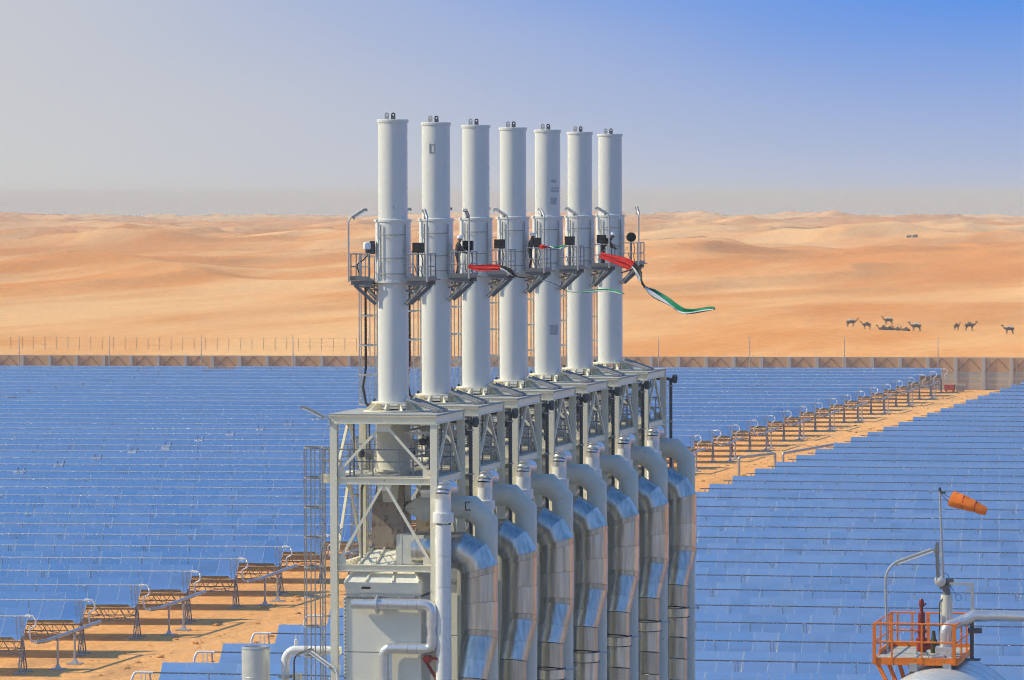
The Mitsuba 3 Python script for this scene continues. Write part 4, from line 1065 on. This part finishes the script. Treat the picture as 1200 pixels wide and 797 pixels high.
put(key + '__hose', [tube(np.stack([-18.78 + 0.1 * np.cos(a), 147.4 + 0 * a, az + 1.93 + 0.1 * np.sin(a)], 1), 0.014, 6), tube(fillet([(-19.3, 147.35, az + 2.75), (-19.1, 147.35, az + 2.72), (-19.08, 147.35, az + 2.4), (-18.85, 147.38, az + 2.0)], 0.12, 4), 0.014, 6)], 'blue_hose', 40)
key = thing('pipe_bracket', 'grey L shaped bracket post right of the actuator', 'bracket')
put(key, [bar((-18.28, 147.2, az - 0.1), (-18.28, 147.2, az + 2.46), 0.09), bar((-19.05, 147.2, az + 2.42), (-18.235, 147.2, az + 2.42), 0.08), bar((-18.42, 147.2, az + 2.12), (-18.42, 147.2, az + 2.4), 0.05)], 'galvanised')

key = thing('windsock', 'orange windsock blowing right from a thin grey pole above the orange platform', 'windsock')
P0, P1 = V3(-19.40, 147.3, 26.12), V3(-19.28, 147.3, az + 2.4)
put(key + '__pole', tube([P1, P0], [0.05, 0.032], 10), 'galvanised', 40)
ws = [V3(-19.0, 147.2, 25.86), V3(-18.58, 147.15, 25.74), V3(-18.17, 147.1, 25.60), V3(-17.80, 147.1, 25.44)]
rs = [0.255, 0.235, 0.185, 0.13]
def sock():
    out = []
    for k in range(3):
        a, b = ws[k], ws[k + 1]
        ts = np.linspace(0, 1, 9)
        pts = [a + (b - a) * t + V3(0, 0, -0.015 * math.sin(math.pi * t)) for t in ts]
        rad = [(rs[k] + (rs[k + 1] - rs[k]) * t) * (1 + 0.05 * math.sin(math.pi * t) + 0.015 * math.sin(9 * t + k)) for t in ts]
        m = tube(pts, rad, 26, False)
        v = m.vertices.reshape(9, 26, 3)
        c = v.mean(1, keepdims=True)
        ang = np.arange(26) * 2 * np.pi / 26
        w = 1 + 0.025 * np.sin(3 * ang + 2.1 * k)[None, :, None] * np.sin(np.pi * ts)[:, None, None] + 0.03 * np.sin(7 * ang)[None, :, None]
        m.vertices = (c + (v - c) * w).reshape(-1, 3)
        out.append(m)
    return out
for m_ in sock():
    put(key + '__cone_section', m_, 'windsock_cloth', True)
put(key + '__band', [tube([ws[k] - V3(0.015, 0, 0), ws[k] + V3(0.015, 0, -0.006)], rs[k] * 1.02, 26, False) for k in (1, 2)], 'red_valve', 40)
put(key + '__hoop', [tube([P0 - V3(0, 0, 0.06), ws[0] + V3(0, 0, s)], 0.012, 6) for s in (0.24, 0.0, -0.24)] + [tube([P0 - V3(0.03, 0, 0.02), P0 + V3(0.2, 0, -0.1)], 0.03, 8), lathe([(0, 26.1), (0.05, 26.1), (0.05, 26.2), (0, 26.22)], 10, (P0[0], P0[1]))], 'dark_steel', 40)
key = thing('square_post', 'short grey slotted post beside the windsock pole', 'post')
put(key, [bar((-19.44, 147.3, az + 2.4), (-19.48, 147.3, 24.38), 0.10), bar((-19.49, 147.25, az + 2.5), (-19.53, 147.25, 24.3), 0.03)], 'bracket_grey')
key = lamp('platform_flood_lamp', (-21.2, 147.5, az), (-21.28, 147.5, 23.55), (-19.62, 147.4, 24.16), 'bent lamp post with a long white tube fitting over the orange platform', None, body='galvanised', rad=0.75)
labels[key].pop('group', None)
labels[key]['category'] = 'lamp'

key = thing('yellow_post', 'yellow hooked pipe post at the bottom edge among the right field rows', 'post')
put(key, tube(fillet([(-56.6, 270, 0), (-56.6, 270, 7.3), (-56.1, 270, 7.38)], 0.15, 5), 0.12, 12), 'yellow_paint', 40)

# ------------------------------------------------------------------ people on the platforms
def person(M, label, jacket, lean=0.0, turn=0.0, crouch=0.0, arm=(0.5, -0.25, 0.15)):
    """Standing figure facing +x before turning; feet at z = 0."""
    key = thing('person', label, 'person')
    hip = V3(0.0, 0, 0.93 - crouch)
    ch = V3(0.10 * lean * 3, 0, 1.34 - crouch - 0.1 * lean)
    nk = V3(0.16 * lean * 3, 0, 1.50 - crouch - 0.16 * lean)
    hd = nk + V3(0.03 + 0.05 * lean, 0, 0.15)
    legs = []
    for s in (-1, 1):
        h_, k_, a_ = hip + V3(0, s * 0.095, -0.03), V3(0.05 + crouch * 0.5, s * 0.11, 0.50 - crouch * 0.4), V3(-0.03 * s, s * 0.12, 0.09)
        legs += [((h_, 0.095), (k_, 0.068)), ((k_, 0.066), (a_, 0.05))]
    hands = [ch + V3(arm[0], -0.14, arm[1]), ch + V3(arm[0] - 0.05, 0.12, arm[1] + 0.05)]
    arms = []
    for s, hnd in zip((-1, 1), hands):
        sh = ch + V3(0, s * 0.19, 0.08)
        el = sh * 0.45 + hnd * 0.55 + V3(-0.05, s * 0.08, -0.12)
        arms += [((sh, 0.066), (el, 0.05)), ((el, 0.048), (hnd, 0.036))]
    skin = bones([((hd + V3(0.0, 0, 0.02), 0.095), (hd + V3(0.02, 0, -0.05), 0.075)), ((hd + V3(0.02, 0, -0.06), 0.07), (hd + V3(0.05, 0, -0.10), 0.04)), ((hd + V3(0.09, 0, -0.01), 0.02), (hd + V3(0.115, 0, -0.04), 0.018)),
                  ((nk, 0.058), (hd, 0.06)), ((ch, 0.10), (nk, 0.06)), ((hd + V3(0, 0.09, -0.02), 0.02), (hd + V3(0, 0.095, 0.01), 0.02)), ((hd + V3(0, -0.09, -0.02), 0.02), (hd + V3(0, -0.095, 0.01), 0.02))]
                 + [((ch + V3(0, s * 0.19, 0.08), 0.04), (h_, 0.03)) for s, h_ in zip((-1, 1), hands)]
                 + [((h_, 0.03), (h_ + V3(0.07, 0, -0.01), 0.028)) for h_ in hands]
                 + [((h_ + V3(0.06, d, 0), 0.0095), (h_ + V3(0.11 - abs(d), d * 1.2, -0.03), 0.009)) for h_ in hands for d in (-0.028, -0.01, 0.01, 0.028)]
                 + [((h_ + V3(0.02, 0.02, 0.02), 0.011), (h_ + V3(0.07, 0.03, 0.04), 0.01)) for h_ in hands], 0.03, 3)
    put(key + '__body', skin, 'skin', True, M)
    put(key + '__jacket', bones([((hip + V3(0, -0.06, 0.02), 0.125), (ch + V3(0, -0.08, 0), 0.125)), ((hip + V3(0, 0.06, 0.02), 0.125), (ch + V3(0, 0.08, 0), 0.125)), ((ch + V3(0, -0.15, 0.07), 0.08), (ch + V3(0, 0.15, 0.07), 0.08)), ((ch, 0.12), (nk + V3(0, 0, -0.02), 0.075))] + arms, 0.04, 4), jacket, True, M)
    put(key + '__trousers', bones(legs + [((hip + V3(0, -0.07, 0), 0.115), (hip + V3(0, 0.07, 0), 0.115))], 0.04, 4), 'jacket_dark', True, M)
    put(key + '__boots', [bones([((V3(-0.03 * s - 0.03, s * 0.12, 0.055), 0.055), (V3(-0.03 * s + 0.16, s * 0.12, 0.045), 0.045))], 0.03, 2) for s in (-1, 1)], 'black_rubber', True, M)
    hz = hd[2] + 0.04
    put(key + '__helmet', [lathe([(0.125, 0.0), (0.128, 0.02), (0.122, 0.06), (0.095, 0.105), (0.05, 0.128), (0, 0.134)], 22), lathe([(0.12, 0.0), (0.155, -0.008), (0.155, 0.004), (0.12, 0.014)], 22), bar((-0.11, 0, 0.07), (0.11, 0, 0.085), 0.03, 0.11)], 'helmet_white', 40, M @ T().translate([float(hd[0]), 0, float(hz)]))
    return key


def at_unit(u, x, y, z, deg):
    return T().translate([OX + x, OY + STEP * u + y, z]).rotate([0, 0, 1], deg)


person(at_unit(1, 1.12, -0.55, 32.43, 200 + 180), 'person in dark clothes and white helmet holding the red end of the long flag', 'jacket_dark', 0.1, arm=(0.38, -0.32, 0))
person(at_unit(5, 1.25, -0.35, 32.43, 20), 'person in dark brown clothes and white helmet leaning out at the sixth stack', 'jacket_brown', 0.9, arm=(0.42, -0.42, 0))
person(at_unit(3, 0.92, -0.45, 32.43, 10), 'person in dark clothes half hidden behind the black box at the fourth stack', 'jacket_dark', 0.2, arm=(0.45, -0.2, 0))

# ------------------------------------------------------------------ flags: red hoist, then black, white and green stripes, twisted by the wind
def flag(label, pts, wid, theta, nred, M=None, ns=90, seed=1, twist=0.45):
    key = thing('flag', label, 'flag', None)
    P = np.asarray(pts, float)
    t = np.linspace(0, 1, len(P)); s = np.linspace(0, 1, ns)
    from scipy.interpolate import CubicSpline, PchipInterpolator
    C = CubicSpline(t, P)(s)
    W = PchipInterpolator(t, wid)(s); TH = np.radians(PchipInterpolator(t, theta)(s))
    D = np.gradient(C, axis=0); D /= np.linalg.norm(D, axis=1, keepdims=True)
    side = np.cross(D, [0, 1.0, 0]); side /= np.linalg.norm(side, axis=1, keepdims=True)   # roughly upright
    side *= np.where(side[:, 2:] < 0, -1, 1)
    depth = np.cross(D, side)
    r = np.random.default_rng(seed)
    ph = r.uniform(0, 6.28, 4)
    def strip(a, b, s0, s1, n=11):
        idx = np.arange(ns)[(s >= s0 - 1e-9) & (s <= s1 + 1e-9)]
        cols = np.linspace(a, b, n)
        v = []
        for k in idx:
            c, sn = math.cos(TH[k]), math.sin(TH[k])
            for x in cols:
                fold = 0.16 * W[k] * math.sin(5.5 * x + 14 * s[k] + ph[0]) + 0.10 * W[k] * math.sin(9 * x - 22 * s[k] + ph[1])
                hid = 0.0
                if nred <= s[k] < twist and x < -0.15:
                    x, hid = -0.30 - x * 0.9, 1.0
                elif s[k] > twist and x > 0.30:
                    x, hid = 0.60 - x, 1.0
                u_ = x * W[k] * (1 + 0.08 * math.sin(30 * s[k] + ph[2]))
                v.append(C[k] - depth[k] * (0.13 * hid) + side[k] * (u_ * c - fold * sn) + depth[k] * (u_ * sn + fold * c + 0.05 * math.sin(17 * s[k] + ph[3])))
        v = np.array(v); m_ = len(idx)
        i_, j_ = np.meshgrid(np.arange(m_ - 1), np.arange(n - 1), indexing='ij')
        q_ = np.stack([i_ * n + j_, i_ * n + j_ + 1, (i_ + 1) * n + j_ + 1, (i_ + 1) * n + j_], -1).reshape(-1, 4)
        f_ = np.vstack([q_[:, [0, 1, 2]], q_[:, [0, 2, 3]]])
        return trimesh.Trimesh(v, f_, process=False)
    sr = s[np.argmin(abs(s - nred))]
    put(key + '__red_band', strip(-1, 1, 0, sr, 15), 'cloth_red', True)
    put(key + '__black_stripe', strip(0.15, 1, sr, 1), 'cloth_black', True)
    put(key + '__white_stripe', strip(-0.15, 0.15, sr, 1), 'cloth_white', True)
    put(key + '__green_stripe', strip(-1, -0.15, sr, 1), 'cloth_green', True)
    return key


Rm = np.array([[0.98721591, 0.0051927, -0.15930408], [0.15930408, 0.03218, 0.98670], [0, -0.99947, -0.03258]])
def wpt(px, py, Y):
    """The point at depth Y that a mark at (px, py) on the photograph stands for (flag outlines were measured this way)."""
    r = np.array([0.98722 * (px - 950) + 0.00519 * (py - 398.5) - 0.15930 * 5200, 0.15930 * (px - 950) + 0.03216 * (398.5 - py) * -1 * -1 + 0.98669 * 5200, -0.99947 * (py - 398.5) - 0.03258 * 5200])
    return CAM + r * (Y / r[1])


flag('long thin flag streaming across four stacks, red end left, green end right', [wpt(549, 311, 190.6), wpt(566, 314, 190.5), wpt(586, 314, 190.4), wpt(597, 321, 190.4), wpt(610, 325.5, 190.3), wpt(632, 327.5, 190.2), wpt(655, 336, 190.2), wpt(672, 343, 190.1), wpt(700, 341, 190.1), wpt(720, 342, 190.0), wpt(732, 345, 190.0)],
     [0.10, 0.13, 0.15, 0.22, 0.09, 0.06, 0.08, 0.07, 0.10, 0.11, 0.03], [0, 5, 10, 22, 60, 86, 80, 110, 145, 150, 160], 0.2, seed=3, twist=0.5)
flag('broad twisted flag streaming right from the sixth stack over the dunes', [wpt(704, 298.5, 221.2), wpt(722, 304.5, 221.0), wpt(740, 312, 220.8), wpt(747, 322, 220.7), wpt(752, 332, 220.6), wpt(763, 343.5, 220.5), wpt(780, 353.5, 220.4), wpt(792, 362, 220.3), wpt(803, 367, 220.2), wpt(820, 365, 220.1), wpt(837, 362.5, 220.0)],
     [0.16, 0.22, 0.27, 0.34, 0.20, 0.40, 0.34, 0.30, 0.22, 0.20, 0.12], [-10, 0, 8, 14, 60, 125, 140, 150, 155, 155, 160], 0.2, seed=5, twist=0.42)
flag('short bunched flag end tied between the fifth and sixth stack rails', [wpt(632, 289.5, 206.3), wpt(640, 289, 206.3), wpt(648, 290, 206.2), wpt(655, 291, 206.2), wpt(664, 288.5, 206.2)], [0.08, 0.12, 0.10, 0.09, 0.10], [0, 60, 150, 160, 170], 0.33, ns=50, seed=9)

# ------------------------------------------------------------------ camels and far things in the desert
def camel(sitting=False):
    z = 0.0 if not sitting else -0.95
    seg = [((0.75, 0, 1.32 + z), 0.36), ((0.0, 0, 1.36 + z), 0.44), ((-0.75, 0, 1.30 + z), 0.33)]
    B = [(seg[0], seg[1]), (seg[1], seg[2]), (((0.15, 0, 1.55 + z), 0.36), ((-0.1, 0, 1.92 + z), 0.17)), (((0.8, 0, 1.35 + z), 0.28), ((1.15, 0, 1.28 + z), 0.17)), (((1.15, 0, 1.28 + z), 0.17), ((1.45, 0, 1.62 + z), 0.12)),
         (((1.45, 0, 1.62 + z), 0.12), ((1.62, 0, 2.05 + z), 0.10)), (((1.60, 0, 2.08 + z), 0.13), ((2.0, 0, 1.98 + z), 0.085)), (((-1.0, 0, 1.35 + z), 0.06), ((-1.15, 0, 0.85 + z * 0.8), 0.035)), (((1.55, 0.07, 2.18 + z), 0.03), ((1.5, 0.09, 2.26 + z), 0.02)), (((1.55, -0.07, 2.18 + z), 0.03), ((1.5, -0.09, 2.26 + z), 0.02))]
    for s in (-1, 1):
        y = 0.2 * s
        if not sitting:
            B += [(((0.68, y, 1.2), 0.16), ((0.66 + 0.08 * s, y, 0.66), 0.085)), (((0.66 + 0.08 * s, y, 0.66), 0.08), ((0.66 + 0.14 * s, y, 0.08), 0.055)), (((0.66 + 0.14 * s, y, 0.07), 0.07), ((0.76 + 0.14 * s, y, 0.05), 0.06))]
            B += [(((-0.7, y, 1.2), 0.2), ((-0.55 + 0.06 * s, y, 0.85), 0.11)), (((-0.55 + 0.06 * s, y, 0.85), 0.1), ((-0.86 + 0.08 * s, y, 0.52), 0.07)), (((-0.86 + 0.08 * s, y, 0.52), 0.065), ((-0.76 + 0.08 * s, y, 0.07), 0.055)), (((-0.76 + 0.08 * s, y, 0.07), 0.07), ((-0.66 + 0.08 * s, y, 0.05), 0.06))]
        else:
            B += [(((0.7, y * 1.6, 0.25), 0.14), ((1.05, y * 1.6, 0.1), 0.08)), (((1.05, y * 1.6, 0.1), 0.07), ((0.6, y * 1.8, 0.07), 0.06)), (((-0.7, y * 1.6, 0.28), 0.2), ((-0.2, y * 1.9, 0.1), 0.09)), (((-0.2, y * 1.9, 0.1), 0.08), ((-0.8, y * 1.9, 0.07), 0.06))]
    return bones(B, 0.12, 5)


STAND, SIT = camel(), camel(True)
PLY = {(c, m_): mikit.ply(STAND if c == 's' else SIT, m_, True) for c in 'sl' for m_ in ('camel_hide', 'camel_dark', 'camel_pale')}
COVER = mikit.ply(bones([(((0.5, 0, 1.62), 0.3), ((-0.6, 0, 1.60), 0.3)), (((0.1, 0, 1.75), 0.3), ((-0.1, 0, 1.9), 0.24))], 0.12, 4), 'camel_pale', True)
CY = 1115.0
herd = [(997, 's', 'camel_dark', 0, 1.0, True, 'camel with a pale back facing right, leftmost of the herd'), (1016, 's', 'camel_dark', 180, 0.9, False, 'small dark camel facing left beside the resting group'),
        (1036, 'l', 'camel_dark', 180, 1.0, False, 'dark camel lying at the left of the resting group'), (1043, 'l', 'camel_dark', 200, 1.0, False, 'dark camel lying in the middle of the resting group'),
        (1041.5, 's', 'camel_dark', 170, 1.0, True, 'pale backed camel standing behind the resting group'), (1052, 'l', 'camel_dark', 150, 0.9, False, 'dark camel lying at the right of the resting group'),
        (1062, 'l', 'camel_dark', 160, 0.9, False, 'dark camel lying alone right of the resting group'), (1074, 's', 'camel_dark', 180, 1.05, True, 'pale backed camel facing left, right of the resting group'),
        (1121, 's', 'camel_hide', 60, 0.85, False, 'brown camel seen end on, between the two halves of the herd'), (1136, 's', 'camel_dark', 0, 1.05, False, 'dark camel facing right, second from the right'), (1183, 's', 'camel_dark', 180, 1.0, True, 'pale backed camel facing left, rightmost of the herd')]
for k, (px, pose, m_, rot, sc, pale, lab) in enumerate(herd):
    yy = CY + (28 if 'behind' in lab else 0) + (16 if k in (0, 9, 8) else 0)
    x = float(wpt(px, 385, yy)[0])
    M = T().translate([x, yy, gh(x, yy) - 0.05]).rotate([0, 0, 1], rot).scale(sc * 1.06)
    key = thing('camel', lab, 'camel', 'camels on the sand')
    scene[key + '__body'] = {**PLY[(pose, m_)], 'to_world': M}
    if pale:
        scene[key + '__pale_coat'] = {**COVER, 'to_world': M @ T().translate([0, 0, 0.02])}


def scrub(px, yy, w, h, label, n=420, seed=1):
    r = np.random.default_rng(seed)
    x = float(wpt(px, 300, yy)[0])
    key = thing('desert_shrub', label, 'shrub', None)
    out = []
    nb = max(3, int(w / 3))
    cen = [(r.uniform(-w / 2, w / 2), r.uniform(-2, 2), r.uniform(0.5, 1) * h) for _ in range(nb)]
    for _ in range(n):
        cx, cy, hh = cen[int(r.integers(nb))]
        u = r.normal(size=3); u /= np.linalg.norm(u)
        p = V3(x + cx, yy + cy, 0) + u * V3(w / nb * 0.8, 1.5, hh * 0.5) * r.uniform(0.5, 1) + V3(0, 0, hh * 0.5)
        p[2] = max(p[2], 0.1) + gh(x + cx, yy)
        s = 0.35 * r.uniform(0.6, 1.3)
        t1, t2 = r.normal(size=3) * s, r.normal(size=3) * s
        out.append((p - t1, p + t2, p + t1))
    v = np.array(out).reshape(-1, 3)
    put(key + '__crown', trimesh.Trimesh(v, np.arange(len(v)).reshape(-1, 3), process=False), 'scrub_leaf')
    put(key + '__trunk', [bar((x + cx, yy + cy, gh(x + cx, yy) - 0.2), (x + cx * 1.02, yy + cy, gh(x + cx, yy) + hh * 0.7), 0.15) for cx, cy, hh in cen], 'fence_brace')


scrub(36, 2900, 15, 2.6, 'dark thicket of shrubs far out on the dunes at the left', 900, 3)
scrub(1069, 2700, 5, 1.6, 'small dark shrub far out on the dunes at the right', 260, 4)
scrub(1117, 2500, 4, 1.2, 'low dark shrub on the dunes near the right edge', 220, 5)


def car(px, yy, label):
    x = float(wpt(px, 295, yy)[0]); g = gh(x, yy)
    key = thing('parked_car', label, 'car')
    M = T().translate([x, yy, g]).scale(1.25)
    side = [(-2.2, 0.45), (2.2, 0.45), (2.25, 0.95), (1.2, 1.05), (0.7, 1.75), (-1.7, 1.78), (-2.2, 1.1)]
    body = trimesh.creation.extrude_polygon(__import__('shapely').geometry.Polygon(side), 1.8, engine='earcut')
    body.apply_transform(np.array([[1, 0, 0, 0], [0, 0, 1, -0.9], [0, 1, 0, 0], [0, 0, 0, 1.0]]))
    put(key + '__body', body, 'lamp_white', False, M)
    put(key + '__window', [box(-1.5, 0.5, -0.92, 0.92, 1.15, 1.6)], 'black_rubber', False, M)
    for sx in (-1.4, 1.4):
        for sy in (-0.85, 0.85):
            w_ = lathe([(0, -0.12), (0.38, -0.12), (0.38, 0.12), (0, 0.12)], 16); w_.apply_transform(trimesh.transformations.rotation_matrix(H, [1, 0, 0])); w_.apply_translation((sx, sy, 0.38))
            put(key + '__wheel', w_, 'black_rubber', 30, M)


car(160, 2450, 'white off road car far out on the sand at the left')

# ------------------------------------------------------------------ dusty air
HAZE = 1.45e-4
scene['haze_air'] = {'type': 'homogeneous', 'albedo': {'type': 'rgb', 'value': [0.71, 0.785, 0.775]}, 'sigma_t': HAZE}
scene['haze'] = {'type': 'cube', 'to_world': T().translate([-1700, 8000, 1.5]).scale([16500, 9000, 43.0]), 'bsdf': {'type': 'null'}, 'interior': {'type': 'ref', 'id': 'haze_air'}}
labels['haze'] = {'label': 'thin dusty desert haze over the whole plain', 'category': 'haze', 'kind': 'stuff'}
